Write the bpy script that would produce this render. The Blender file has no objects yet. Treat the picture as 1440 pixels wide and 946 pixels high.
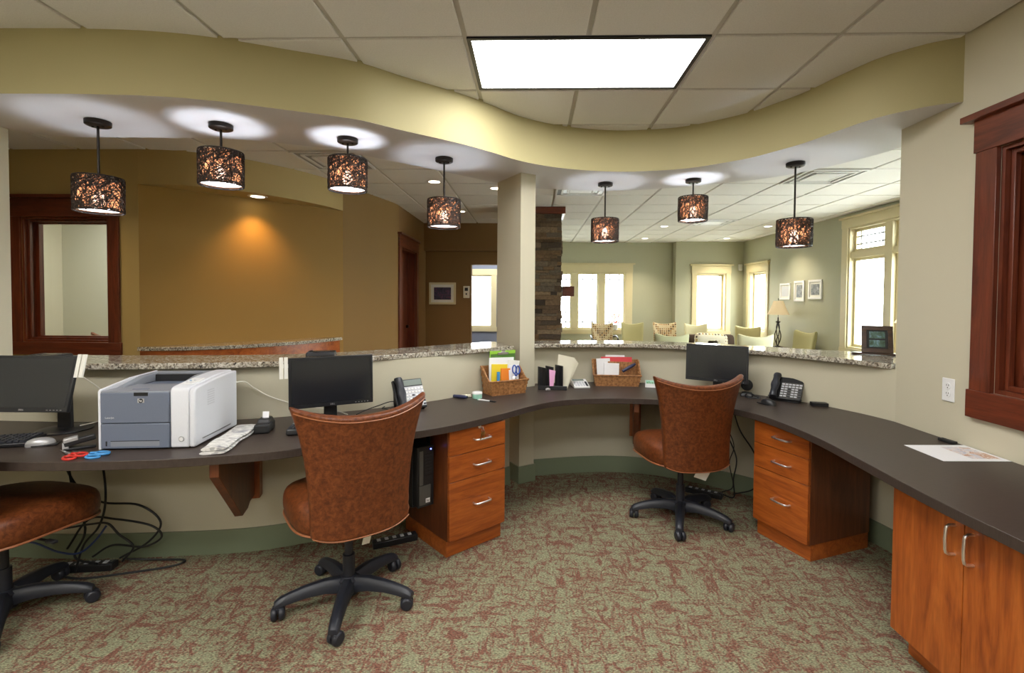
import bpy, bmesh, math, random
from mathutils import Vector, Matrix, Euler
SC = bpy.context.scene
COL = SC.collection
PI = math.pi
rad = math.radians

# ------------------------------------------------------------------ materials
def _nt(name):
    m = bpy.data.materials.new(name); m.use_nodes = True
    nt = m.node_tree; b = nt.nodes['Principled BSDF']
    return m, nt, b
def rgb(c): return (c[0], c[1], c[2], 1.0)
def plain(name, c, rough=.5, metal=0, bump=0, bscale=200, spec=.5, coat=0):
    m, nt, b = _nt(name)
    b.inputs['Base Color'].default_value = rgb(c)
    b.inputs['Roughness'].default_value = rough
    b.inputs['Metallic'].default_value = metal
    b.inputs['Specular IOR Level'].default_value = spec
    b.inputs['Coat Weight'].default_value = coat
    # a faint procedural mottling keeps every surface from being dead flat
    tc = nt.nodes.new('ShaderNodeTexCoord'); n = nt.nodes.new('ShaderNodeTexNoise')
    n.inputs['Scale'].default_value = bscale; n.inputs['Detail'].default_value = 2
    nt.links.new(tc.outputs['Object'], n.inputs['Vector'])
    mx = nt.nodes.new('ShaderNodeMix'); mx.data_type = 'RGBA'
    mx.inputs[6].default_value = rgb([v*.96 for v in c]); mx.inputs[7].default_value = rgb([min(1, v*1.04) for v in c])
    nt.links.new(n.outputs['Fac'], mx.inputs[0]); nt.links.new(mx.outputs[2], b.inputs['Base Color'])
    if bump:
        bp = nt.nodes.new('ShaderNodeBump'); bp.inputs['Strength'].default_value = bump; bp.inputs['Distance'].default_value = .002
        nt.links.new(n.outputs['Fac'], bp.inputs['Height']); nt.links.new(bp.outputs['Normal'], b.inputs['Normal'])
    return m
def ramp(nt, stops, interp='LINEAR'):
    r = nt.nodes.new('ShaderNodeValToRGB'); r.color_ramp.interpolation = interp
    e = r.color_ramp.elements
    while len(e) < len(stops): e.new(.5)
    for k, (p, c) in enumerate(stops): e[k].position = p; e[k].color = rgb(c)
    return r
def coords(nt, scale=(1, 1, 1), which='Object', rot=(0, 0, 0)):
    tc = nt.nodes.new('ShaderNodeTexCoord'); mp = nt.nodes.new('ShaderNodeMapping')
    mp.inputs['Scale'].default_value = scale; mp.inputs['Rotation'].default_value = rot
    nt.links.new(tc.outputs[which], mp.inputs['Vector']); return mp.outputs['Vector']
def noise(nt, vec, scale, detail=3, dist=0, rough=.5):
    n = nt.nodes.new('ShaderNodeTexNoise'); n.inputs['Scale'].default_value = scale
    n.inputs['Detail'].default_value = detail; n.inputs['Distortion'].default_value = dist; n.inputs['Roughness'].default_value = rough
    nt.links.new(vec, n.inputs['Vector']); return n.outputs['Fac']
def mixc(nt, fac, a, b, mode='MIX'):
    mx = nt.nodes.new('ShaderNodeMix'); mx.data_type = 'RGBA'; mx.blend_type = mode
    for s, v in ((0, fac), (6, a), (7, b)):
        if hasattr(v, 'is_output'): nt.links.new(v, mx.inputs[s])
        elif s == 0: mx.inputs[0].default_value = v
        else: mx.inputs[s].default_value = rgb(v)
    return mx.outputs[2]
def bumpn(nt, b, h, strength, dist=.002):
    bp = nt.nodes.new('ShaderNodeBump'); bp.inputs['Strength'].default_value = strength; bp.inputs['Distance'].default_value = dist
    nt.links.new(h, bp.inputs['Height']); nt.links.new(bp.outputs['Normal'], b.inputs['Normal'])
def wood(name, dark, mid, light, axis='Z', rough=.35, scale=1.0, coat=.15):
    m, nt, b = _nt(name)
    s = {'Z': (9, 9, .9), 'X': (.9, 9, 9), 'Y': (9, .9, 9)}[axis]
    v = coords(nt, tuple(k*scale for k in s))
    n1 = noise(nt, v, 1.6, 5, 1.8, .6)
    n2 = noise(nt, coords(nt, tuple(k*scale*5 for k in s)), 2.5, 3, .3)
    r = ramp(nt, [(.30, dark), (.48, mid), (.72, light)]); nt.links.new(n1, r.inputs[0])
    r2 = ramp(nt, [(.35, (.72, .72, .72)), (.65, (1, 1, 1))]); nt.links.new(n2, r2.inputs[0])
    nt.links.new(mixc(nt, .7, r.outputs[0], r2.outputs[0], 'MULTIPLY'), b.inputs['Base Color'])
    b.inputs['Roughness'].default_value = rough; b.inputs['Coat Weight'].default_value = coat
    return m
def emis(name, c, s):
    m = bpy.data.materials.new(name); m.use_nodes = True; nt = m.node_tree; nt.nodes.clear()
    o = nt.nodes.new('ShaderNodeOutputMaterial'); e = nt.nodes.new('ShaderNodeEmission')
    e.inputs[0].default_value = rgb(c); e.inputs[1].default_value = s; nt.links.new(e.outputs[0], o.inputs[0]); return m
M = {}
M['paint'] = plain('beige wall paint', (.54, .50, .375), .65, bump=.05, bscale=350)
M['bulktint'] = plain('beige bulkhead paint tinted for dim light', (.43, .38, .195), .65, bump=.05, bscale=350)  # wall beige darkened and yellowed, dim warm light put into the colour
M['lobbytint'] = plain('beige lobby paint tinted for warm light', (.45, .335, .13), .65, bump=.05, bscale=350)  # same beige paint with the warm lamp light mixed into its colour
M['soffit'] = plain('white soffit paint', (.66, .65, .66), .7, bump=.03, bscale=350)
M['brownpaint'] = plain('tan brown wall paint', (.29, .165, .028), .65, bump=.05, bscale=350)
M['curvepaint'] = plain('brown curved wall paint', (.235, .135, .036), .65, bump=.05, bscale=350)
M['hallpaint'] = plain('deep brown hall paint', (.205, .108, .030), .65, bump=.05, bscale=350)
M['sage'] = plain('sage green wall paint', (.43, .43, .31), .65, bump=.05, bscale=350)
M['palewall'] = plain('pale grey green wall paint', (.60, .60, .50), .65)
M['bluewall'] = plain('slate blue wall paint', (.20, .22, .29), .65)
M['cream'] = plain('cream trim paint', (.66, .58, .36), .45)
M['greenbase'] = plain('grey green vinyl base', (.19, .225, .145), .45)
M['tilegrid'] = plain('ceiling grid enamel', (.56, .54, .50), .5)
M['black'] = plain('black plastic', (.012, .012, .014), .38)
M['blackmatte'] = plain('matte black plastic', (.010, .010, .011), .6)
M['bluegrey'] = plain('dark blue grey nylon', (.016, .018, .026), .42)
M['bezel'] = plain('monitor bezel plastic', (.010, .011, .014), .35)
M['bronze'] = plain('oil rubbed bronze', (.018, .013, .010), .4, .6)
M['rattan'] = plain('dark rattan strand', (.020, .011, .007), .55)
M['chrome'] = plain('brushed chrome', (.88, .88, .88), .33, 1)
M['steel'] = plain('grey steel', (.35, .35, .36), .4, .9)
M['darksteel'] = plain('dark grey computer plastic', (.075, .072, .065), .45)
M['brass'] = plain('brass key metal', (.55, .38, .14), .3, 1)
M['white'] = plain('white plastic', (.78, .78, .78), .45)
M['offwhite'] = plain('off white paper', (.75, .74, .68), .7)
M['paper'] = plain('white paper', (.82, .82, .84), .7)
M['printwhite'] = plain('cool white printer plastic', (.64, .655, .70), .42)
M['printgrey'] = plain('slate grey printer plastic', (.135, .16, .22), .45)
M['printtop'] = plain('light slate printer plastic', (.22, .235, .27), .45)
M['slot'] = plain('dark slot interior', (.006, .006, .007), .7)
M['yellow'] = plain('yellow paper', (.80, .62, .03), .6)
M['orange'] = plain('orange card', (.78, .23, .02), .6)
M['green'] = plain('lime green plastic', (.30, .58, .06), .35)
M['darkgreen'] = plain('green clipboard board', (.09, .20, .04), .4)
M['pink'] = plain('pink card', (.72, .36, .60), .6)
M['red'] = plain('red plastic', (.55, .03, .02), .35)
M['redfolder'] = plain('red folder card', (.62, .06, .07), .6)
M['blue'] = plain('blue plastic', (.02, .07, .34), .35)
M['lightblue'] = plain('light blue plastic', (.05, .25, .55), .35)
M['teal'] = plain('mint green label', (.35, .66, .52), .5)
M['manila'] = plain('cream paper', (.72, .68, .54), .7)
M['silver'] = plain('silver plastic', (.48, .48, .49), .3, .4)
M['navy'] = plain('navy marker plastic', (.02, .025, .07), .4)
M['lightgreen'] = plain('pale green fabric', (.52, .53, .33), .85, bump=.2, bscale=500)
M['olive'] = plain('olive green fabric', (.40, .375, .19), .85, bump=.2, bscale=500)
M['creamfab'] = plain('cream fabric', (.60, .58, .38), .85, bump=.2, bscale=500)
M['darkfab'] = plain('dark brown fabric', (.07, .045, .03), .85, bump=.2, bscale=500)
M['lampshade'] = plain('cream lamp shade linen', (.72, .60, .42), .8)
M['lcd'] = plain('grey lcd panel', (.22, .26, .24), .2)
M['screen'] = plain('switched off screen', (.012, .014, .018), .22, spec=.6)
M['label'] = plain('printed label grey', (.55, .56, .60), .5)
M['concrete'] = plain('pale paving', (.55, .54, .50), .8)
M['cord'] = plain('black cord rubber', (.010, .010, .011), .5)
M['bluecord'] = plain('blue network cord', (.02, .04, .14), .5)
M['whitecord'] = plain('white cord', (.60, .58, .50), .5)
M['photo'] = None
M['cherrytrim'] = wood('dark cherry trim', (.075, .014, .005), (.135, .027, .010), (.20, .045, .016), 'Z', .38)
M['cherrytrimx'] = wood('dark cherry trim across', (.075, .014, .005), (.135, .027, .010), (.20, .045, .016), 'X', .38)
M['cherrytrimy'] = wood('dark cherry trim lengthwise', (.075, .014, .005), (.135, .027, .010), (.20, .045, .016), 'Y', .38)
M['darkwood'] = wood('dark walnut', (.020, .008, .004), (.045, .018, .008), (.075, .032, .014), 'X', .35)
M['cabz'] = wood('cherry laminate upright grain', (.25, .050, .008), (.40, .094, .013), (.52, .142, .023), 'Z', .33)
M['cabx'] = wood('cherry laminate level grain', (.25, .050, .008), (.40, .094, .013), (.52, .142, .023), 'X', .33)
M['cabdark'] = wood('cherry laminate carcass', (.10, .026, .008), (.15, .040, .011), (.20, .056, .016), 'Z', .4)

def mk_carpet():
    m, nt, b = _nt('leaf patterned carpet')
    a = noise(nt, coords(nt, (5, 14, 1), 'Object', (0, 0, rad(30))), 1.5, 4, 1.5, .62)
    c = noise(nt, coords(nt, (14, 5, 1), 'Object', (0, 0, rad(-15))), 1.5, 4, 1.5, .62)
    mxm = nt.nodes.new('ShaderNodeMath'); mxm.operation = 'MAXIMUM'; nt.links.new(a, mxm.inputs[0]); nt.links.new(c, mxm.inputs[1])
    sp = noise(nt, coords(nt), 95, 2, 0, .7)
    add = nt.nodes.new('ShaderNodeMath'); add.operation = 'MULTIPLY_ADD'; add.inputs[1].default_value = .42
    nt.links.new(sp, add.inputs[0]); nt.links.new(mxm.outputs[0], add.inputs[2])
    r = ramp(nt, [(.695, (.250, .252, .160)), (.76, (.215, .165, .110)), (.83, (.185, .086, .062))]); nt.links.new(add.outputs[0], r.inputs[0])
    lo = noise(nt, coords(nt, (95, 210, 1), 'Object', (0, 0, rad(20))), 1.0, 2)
    r2 = ramp(nt, [(.28, (.30, .30, .28)), (.5, (.92, .92, .92)), (.72, (1.75, 1.75, 1.65))]); nt.links.new(lo, r2.inputs[0])
    nt.links.new(mixc(nt, .85, r.outputs[0], r2.outputs[0], 'MULTIPLY'), b.inputs['Base Color'])
    b.inputs['Roughness'].default_value = .95; b.inputs['Specular IOR Level'].default_value = .1
    bumpn(nt, b, lo, .6, .004); return m
M['carpet'] = mk_carpet()
def mk_tile():
    m, nt, b = _nt('mineral fibre ceiling tile')
    n = noise(nt, coords(nt), 140, 4, 0, .7)
    r = ramp(nt, [(.3, (.74, .73, .71)), (.6, (.81, .80, .78))]); nt.links.new(n, r.inputs[0])
    nt.links.new(r.outputs[0], b.inputs['Base Color']); b.inputs['Roughness'].default_value = .9
    bumpn(nt, b, n, .5, .003); return m
M['tile'] = mk_tile()
def mk_granite():
    m, nt, b = _nt('speckled beige granite')
    v = coords(nt)
    n1 = noise(nt, v, 75, 4, .6, .7); n2 = noise(nt, v, 22, 3, .8, .6)
    r = ramp(nt, [(.36, (.030, .028, .027)), (.43, (.17, .145, .12)), (.50, (.43, .39, .31)), (.62, (.64, .61, .54))]); nt.links.new(n1, r.inputs[0])
    r2 = ramp(nt, [(.38, (.50, .44, .38)), (.55, (1, 1, 1))]); nt.links.new(n2, r2.inputs[0])
    nt.links.new(mixc(nt, .75, r.outputs[0], r2.outputs[0], 'MULTIPLY'), b.inputs['Base Color'])
    b.inputs['Roughness'].default_value = .10; return m
M['granite'] = mk_granite()
def mk_laminate():
    m, nt, b = _nt('dark brown laminate')
    n = noise(nt, coords(nt, (30, 260, 30), 'Object', (0, 0, .35)), 1, 3)
    r = ramp(nt, [(.35, (.042, .030, .024)), (.65, (.054, .039, .032))]); nt.links.new(n, r.inputs[0])
    nt.links.new(r.outputs[0], b.inputs['Base Color']); b.inputs['Roughness'].default_value = .42; b.inputs['Specular IOR Level'].default_value = .4
    return m
M['laminate'] = mk_laminate()
def mk_leather():
    m, nt, b = _nt('mottled chestnut leather')
    n1 = noise(nt, coords(nt), 48, 5, .4, .7); n2 = noise(nt, coords(nt), 260, 3)
    r = ramp(nt, [(.34, (.072, .019, .006)), (.5, (.135, .036, .010)), (.66, (.19, .056, .016))]); nt.links.new(n1, r.inputs[0])
    nt.links.new(r.outputs[0], b.inputs['Base Color']); b.inputs['Roughness'].default_value = .38; b.inputs['Specular IOR Level'].default_value = .35
    bumpn(nt, b, n2, .25, .0015); return m
M['leather'] = mk_leather()
M['piping'] = plain('tan leather piping', (.30, .11, .045), .4)
def mk_stone():
    m, nt, b = _nt('stacked ledge stone')
    g = nt.nodes.new('ShaderNodeNewGeometry')
    r = ramp(nt, [(0, (.045, .033, .023)), (.3, (.13, .088, .050)), (.55, (.22, .135, .065)), (.8, (.13, .115, .085)), (1, (.30, .21, .12))]); nt.links.new(g.outputs['Random Per Island'], r.inputs[0])
    n = noise(nt, coords(nt), 30, 5, .3, .7); r2 = ramp(nt, [(.3, (.45, .43, .42)), (.7, (1.2, 1.15, 1.1))]); nt.links.new(n, r2.inputs[0])
    nt.links.new(mixc(nt, .9, r.outputs[0], r2.outputs[0], 'MULTIPLY'), b.inputs['Base Color'])
    b.inputs['Roughness'].default_value = .85; bumpn(nt, b, n, .8, .01); return m
M['stone'] = mk_stone()
def mk_wicker():
    m, nt, b = _nt('woven honey basket splint')
    v = coords(nt)
    br = nt.nodes.new('ShaderNodeTexNoise'); br.inputs['Scale'].default_value = 60; nt.links.new(v, br.inputs['Vector'])
    r = ramp(nt, [(.3, (.20, .080, .024)), (.7, (.46, .22, .080))]); nt.links.new(br.outputs['Fac'], r.inputs[0])
    nt.links.new(r.outputs[0], b.inputs['Base Color']); b.inputs['Roughness'].default_value = .45; return m
M['wicker'] = mk_wicker()
def mk_translucent(name, c, tr=.65, gloss=0):
    m = bpy.data.materials.new(name); m.use_nodes = True; nt = m.node_tree; nt.nodes.clear()
    o = nt.nodes.new('ShaderNodeOutputMaterial'); d = nt.nodes.new('ShaderNodeBsdfDiffuse'); t = nt.nodes.new('ShaderNodeBsdfTranslucent'); mx = nt.nodes.new('ShaderNodeMixShader')
    d.inputs[0].default_value = rgb(c); t.inputs[0].default_value = rgb(c); mx.inputs[0].default_value = tr
    nt.links.new(d.outputs[0], mx.inputs[1]); nt.links.new(t.outputs[0], mx.inputs[2]); nt.links.new(mx.outputs[0], o.inputs[0]); return m
def mk_amber():
    m = bpy.data.materials.new('amber shade liner'); m.use_nodes = True; nt = m.node_tree; nt.nodes.clear()
    o = nt.nodes.new('ShaderNodeOutputMaterial'); d = nt.nodes.new('ShaderNodeBsdfDiffuse'); t = nt.nodes.new('ShaderNodeBsdfTranslucent'); r = nt.nodes.new('ShaderNodeBsdfRefraction')
    d.inputs[0].default_value = (.30, .15, .08, 1); t.inputs[0].default_value = (.19, .070, .028, 1); r.inputs[0].default_value = (.42, .24, .16, 1); r.inputs['Roughness'].default_value = .42; r.inputs['IOR'].default_value = 1.03
    x = nt.nodes.new('ShaderNodeMixShader'); x.inputs[0].default_value = .6; nt.links.new(d.outputs[0], x.inputs[1]); nt.links.new(t.outputs[0], x.inputs[2])
    y = nt.nodes.new('ShaderNodeMixShader'); y.inputs[0].default_value = .10; nt.links.new(x.outputs[0], y.inputs[1]); nt.links.new(r.outputs[0], y.inputs[2])
    nt.links.new(y.outputs[0], o.inputs[0]); return m
M['amber'] = mk_amber()
M['opal'] = mk_translucent('opal white diffuser', (.92, .92, .92), .75)
M['linen'] = mk_translucent('cream lamp linen', (.88, .78, .60), .5)
def mk_glass():
    m = bpy.data.materials.new('clear window glass'); m.use_nodes = True; nt = m.node_tree; nt.nodes.clear()
    o = nt.nodes.new('ShaderNodeOutputMaterial'); t = nt.nodes.new('ShaderNodeBsdfTransparent'); g = nt.nodes.new('ShaderNodeBsdfGlossy'); mx = nt.nodes.new('ShaderNodeMixShader')
    f = nt.nodes.new('ShaderNodeFresnel'); f.inputs[0].default_value = 1.35; g.inputs[1].default_value = .02
    ge = nt.nodes.new('ShaderNodeNewGeometry'); inv = nt.nodes.new('ShaderNodeMath'); inv.operation = 'SUBTRACT'; inv.inputs[0].default_value = 1
    nt.links.new(ge.outputs['Backfacing'], inv.inputs[1]); mu = nt.nodes.new('ShaderNodeMath'); mu.operation = 'MULTIPLY'
    nt.links.new(f.outputs[0], mu.inputs[0]); nt.links.new(inv.outputs[0], mu.inputs[1])
    t.inputs[0].default_value = (.94, .96, .95, 1)
    nt.links.new(mu.outputs[0], mx.inputs[0]); nt.links.new(t.outputs[0], mx.inputs[1]); nt.links.new(g.outputs[0], mx.inputs[2]); nt.links.new(mx.outputs[0], o.inputs[0]); return m
M['glass'] = mk_glass()
def mk_dots(name, base, cols, scale, rad_=.36):
    m, nt, b = _nt(name)
    v = nt.nodes.new('ShaderNodeTexVoronoi'); v.inputs['Scale'].default_value = scale; v.inputs['Randomness'].default_value = .12
    nt.links.new(coords(nt), v.inputs['Vector'])
    sep = nt.nodes.new('ShaderNodeSeparateColor'); nt.links.new(v.outputs['Color'], sep.inputs[0])
    r = ramp(nt, [(k/len(cols), c) for k, c in enumerate(cols)], 'CONSTANT'); nt.links.new(sep.outputs[0], r.inputs[0])
    lt = nt.nodes.new('ShaderNodeMath'); lt.operation = 'LESS_THAN'; lt.inputs[1].default_value = rad_; nt.links.new(v.outputs['Distance'], lt.inputs[0])
    nt.links.new(mixc(nt, lt.outputs[0], base, r.outputs[0]), b.inputs['Base Color']); b.inputs['Roughness'].default_value = .85; return m
M['dots'] = mk_dots('cream fabric with brown and tan squares', (.68, .64, .50), [(.05, .03, .02), (.33, .19, .06), (.20, .10, .05), (.45, .33, .12)], 19)
M['dotsb'] = mk_dots('tan fabric woven with small squares', (.60, .50, .32), [(.10, .05, .02), (.24, .12, .04), (.33, .18, .06)], 22, .42)
def mk_news():
    m, nt, b = _nt('newsprint')
    n = noise(nt, coords(nt, (25, 130, 25)), 1.2, 2, 0); n2 = noise(nt, coords(nt), 14, 2)
    r = ramp(nt, [(.44, (.10, .10, .12)), (.50, (.68, .67, .64))]); nt.links.new(n, r.inputs[0])
    r2 = ramp(nt, [(.60, (.70, .69, .66)), (.66, (.25, .25, .30))]); nt.links.new(n2, r2.inputs[0])
    nt.links.new(mixc(nt, .5, r.outputs[0], r2.outputs[0]), b.inputs['Base Color']); b.inputs['Roughness'].default_value = .8; return m
M['news'] = mk_news()
def mk_art(name, stops, scale):
    m, nt, b = _nt(name)
    n = noise(nt, coords(nt), scale, 4, 1.2, .6); r = ramp(nt, stops); nt.links.new(n, r.inputs[0])
    nt.links.new(r.outputs[0], b.inputs['Base Color']); b.inputs['Roughness'].default_value = .4; return m
M['artdark'] = mk_art('dark violet abstract print', [(.35, (.02, .02, .03)), (.5, (.05, .04, .09)), (.62, (.13, .04, .08)), (.75, (.05, .08, .20))], 14)
M['artgrey'] = mk_art('grey botanical print', [(.35, (.03, .03, .03)), (.5, (.12, .12, .11)), (.68, (.42, .41, .38))], 22)
M['landscape'] = mk_art('blue and green landscape photograph', [(.32, (.03, .05, .02)), (.48, (.06, .12, .10)), (.6, (.16, .26, .36)), (.75, (.5, .5, .48))], 18)
M['flyerpic'] = mk_art('faded pink and tan printed picture', [(.35, (.42, .46, .60)), (.5, (.78, .70, .68)), (.58, (.45, .22, .12)), (.70, (.74, .52, .44))], 22)
LENS = emis('lit troffer lens', (1, .985, .96), 17.0); LENS_FILL = emis('lit troffer lens boosted as unseen fill', (1, .985, .96), 24.0)  # second lens boosted for the added out-of-view panels
DOWN_W = emis('lit downlight lens', (1, .86, .62), 10.0)
DOWN_C = emis('lit white downlight lens', (1, .95, .85), 6.0)
BULB = emis('lit bulb', (1, .97, .94), 6.0)
LED = emis('blue power light', (.15, .2, 1), 6.0)

# ------------------------------------------------------------------ mesh builder
class MB:
    def __init__(s): s.v = []; s.f = []; s.m = []; s.T = Matrix.Identity(4)
    def add(s, vs, fs, mi=0):
        k = len(s.v); s.v += [s.T @ Vector(p) for p in vs]; s.f += [tuple(i+k for i in f) for f in fs]; s.m += [mi]*len(fs); return s
    def box(s, c, d, rz=0, mi=0, rx=0, ry=0, taper=1):
        R = Euler((rx, ry, rz)).to_matrix(); x, y, z = [q/2 for q in d]; vs = []
        for sz in (-1, 1):
            t = taper if sz > 0 else 1
            for sx, sy in ((-1, -1), (1, -1), (1, 1), (-1, 1)): vs.append(Vector(c)+R @ Vector((sx*x*t, sy*y*t, sz*z)))
        return s.add(vs, [(3, 2, 1, 0), (4, 5, 6, 7), (0, 1, 5, 4), (1, 2, 6, 5), (2, 3, 7, 6), (3, 0, 4, 7)], mi)
    def bb(s, x0, x1, y0, y1, z0, z1, mi=0):
        return s.box(((x0+x1)/2, (y0+y1)/2, (z0+z1)/2), (abs(x1-x0), abs(y1-y0), abs(z1-z0)), mi=mi)
    def tube(s, pts, r, n=8, mi=0, closed=False, cap=True):
        P = [Vector(p) for p in pts]; N = len(P); vs = []; up = None
        for i in range(N):
            a = P[(i-1) % N] if (closed or i > 0) else P[0]; b = P[(i+1) % N] if (closed or i < N-1) else P[-1]
            t = (b-a).normalized()
            if up is None: up = t.orthogonal().normalized()
            up = (up-t*up.dot(t))
            if up.length < 1e-6: up = t.orthogonal()
            up.normalize(); sd = t.cross(up); rr = r[i] if isinstance(r, (list, tuple)) else r
            for k in range(n):
                a_ = 2*PI*k/n; vs.append(P[i]+(up*math.cos(a_)+sd*math.sin(a_))*rr)
        fs = []
        for i in range(N if closed else N-1):
            for k in range(n):
                j = (i+1) % N; fs.append((i*n+k, i*n+(k+1) % n, j*n+(k+1) % n, j*n+k))
        if cap and not closed: fs += [tuple(range(n-1, -1, -1)), tuple((N-1)*n+k for k in range(n))]
        return s.add(vs, fs, mi)
    def lathe(s, prof, c=(0, 0, 0), n=24, mi=0, axis='Z', cap=True):
        vs = []; N = len(prof)
        for r, z in prof:
            for k in range(n):
                a = 2*PI*k/n; p = (r*math.cos(a), r*math.sin(a), z)
                if axis == 'X': p = (p[2], p[0], p[1])
                if axis == 'Y': p = (p[1], p[2], p[0])
                vs.append(Vector(c)+Vector(p))
        fs = [(i*n+k, i*n+(k+1) % n, (i+1)*n+(k+1) % n, (i+1)*n+k) for i in range(N-1) for k in range(n)]
        if cap: fs += [tuple(range(n-1, -1, -1)), tuple((N-1)*n+k for k in range(n))]
        return s.add(vs, fs, mi)
    def cyl(s, c, r, h, n=20, mi=0, axis='Z', r2=None): return s.lathe([(r, -h/2), (r if r2 is None else r2, h/2)], c, n, mi, axis)
    def prism(s, poly, z0, z1, mi=0):
        n = len(poly); vs = [(x, y, z0) for x, y in poly]+[(x, y, z1) for x, y in poly]
        return s.add(vs, [tuple(range(n-1, -1, -1)), tuple(range(n, 2*n))]+[(k, (k+1) % n, n+(k+1) % n, n+k) for k in range(n)], mi)
    def prismx(s, poly, x0, x1, mi=0):           # polygon in (y, z) pushed along x
        n = len(poly); vs = [(x0, y, z) for y, z in poly]+[(x1, y, z) for y, z in poly]
        return s.add(vs, [tuple(range(n-1, -1, -1)), tuple(range(n, 2*n))]+[(k, (k+1) % n, n+(k+1) % n, n+k) for k in range(n)], mi)
    def ribbon(s, A, B, z0, z1, mi=0, mbot=None, mtop=None):
        n = len(A); vs = [(p[0], p[1], z0) for p in A]+[(p[0], p[1], z0) for p in B]+[(p[0], p[1], z1) for p in A]+[(p[0], p[1], z1) for p in B]
        side = []; bot = []; top = []
        for k in range(n-1):
            bot.append((k, n+k, n+k+1, k+1)); top.append((2*n+k, 2*n+k+1, 3*n+k+1, 3*n+k))
            side.append((k, k+1, 2*n+k+1, 2*n+k)); side.append((n+k+1, n+k, 3*n+k, 3*n+k+1))
        side += [(0, 2*n, 3*n, n), (n-1, 2*n-1, 4*n-1, 3*n-1)]
        k0 = len(s.v); s.add(vs, side, mi)
        for fs, m_ in ((bot, mi if mbot is None else mbot), (top, mi if mtop is None else mtop)):
            s.f += [tuple(i+k0 for i in f) for f in fs]; s.m += [m_]*len(fs)
        return s
    def grid(s, F, nu, nv, mi=0, closed_u=False):
        vs = [F(i/(nu-1) if not closed_u else i/nu, j/(nv-1)) for j in range(nv) for i in range(nu)]
        fs = [(j*nu+i, j*nu+(i+1) % nu, (j+1)*nu+(i+1) % nu, (j+1)*nu+i) for j in range(nv-1) for i in range(nu if closed_u else nu-1)]
        return s.add(vs, fs, mi)
    def shell(s, R, F, nu, nv, mi=0):           # closed solid between two parametric sheets
        k = len(s.v)
        vs = [R(i/(nu-1), j/(nv-1)) for j in range(nv) for i in range(nu)]+[F(i/(nu-1), j/(nv-1)) for j in range(nv) for i in range(nu)]
        o = nu*nv; fs = []
        for j in range(nv-1):
            for i in range(nu-1):
                a = j*nu+i; fs.append((a, a+1, a+nu+1, a+nu)); fs.append((o+a+nu, o+a+nu+1, o+a+1, o+a))
        rim = [i for i in range(nu)]+[j*nu+nu-1 for j in range(1, nv)]+[(nv-1)*nu+i for i in range(nu-2, -1, -1)]+[j*nu for j in range(nv-2, 0, -1)]
        for q in range(len(rim)):
            a, b = rim[q], rim[(q+1) % len(rim)]; fs.append((b, a, o+a, o+b))
        return s.add(vs, fs, mi)
    def text(s, body, size, M4, depth=.0006, mi=0, align='CENTER'):
        cu = bpy.data.curves.new('txt', 'FONT'); cu.body = body; cu.size = size; cu.extrude = depth; cu.align_x = align; cu.align_y = 'CENTER'; cu.resolution_u = 3
        ob = bpy.data.objects.new('txt', cu); COL.objects.link(ob)
        dg = bpy.context.evaluated_depsgraph_get(); me = ob.evaluated_get(dg).to_mesh()
        vs = [M4 @ v.co for v in me.vertices]; fs = [tuple(p.vertices) for p in me.polygons]
        s.add(vs, fs, mi); bpy.data.objects.remove(ob); bpy.data.curves.remove(cu); return s
    def build(s, name, mats, parent=None, loc=None, rz=0, smooth=None, bevel=0, sub=0, seg=2, fixn=True):
        me = bpy.data.meshes.new(name); me.from_pydata([tuple(v) for v in s.v], [], s.f)
        if not isinstance(mats, (list, tuple)): mats = [mats]
        for m_ in mats: me.materials.append(M[m_] if isinstance(m_, str) else m_)
        for p, k in zip(me.polygons, s.m): p.material_index = k
        if fixn:
            bm = bmesh.new(); bm.from_mesh(me); bmesh.ops.recalc_face_normals(bm, faces=bm.faces); bm.to_mesh(me); bm.free()
        ang = 40 if smooth is None else smooth
        if ang:
            me.shade_smooth()
            me.set_sharp_from_angle(angle=rad(ang))
        o = bpy.data.objects.new(name, me); COL.objects.link(o)
        if parent is not None: o.parent = parent
        if loc is not None: o.location = loc
        o.rotation_euler.z = rz
        if bevel:
            b = o.modifiers.new('bevel', 'BEVEL'); b.width = bevel; b.segments = seg; b.limit_method = 'ANGLE'; b.angle_limit = rad(40)
        if sub:
            d = o.modifiers.new('subdivision', 'SUBSURF'); d.levels = sub; d.render_levels = sub
        return o
def B(*a, **k): return MB().box(*a, **k)
def tag(o, label, cat, group=None):
    o['label'] = label; o['category'] = cat
    if group: o['group'] = group
    return o
def thing(name, label, cat, loc=(0, 0, 0), rz=0, group=None):
    o = bpy.data.objects.new(name, None); o.empty_display_size = .1; COL.objects.link(o); o.location = loc; o.rotation_euler.z = rz
    return tag(o, label, cat, group)
def struct(o): o['kind'] = 'structure'; return o
def copy_tree(o, parent=None):
    c = o.copy(); COL.objects.link(c)
    if parent is not None: c.parent = parent; c.matrix_parent_inverse = o.matrix_parent_inverse.copy()
    for ch in list(o.children): copy_tree(ch, c)
    return c
def dup(o, loc, rz, label, group=None):
    c = copy_tree(o); c.location = loc; c.rotation_euler.z = rz; c['label'] = label
    if group: c['group'] = group
    return c
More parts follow.
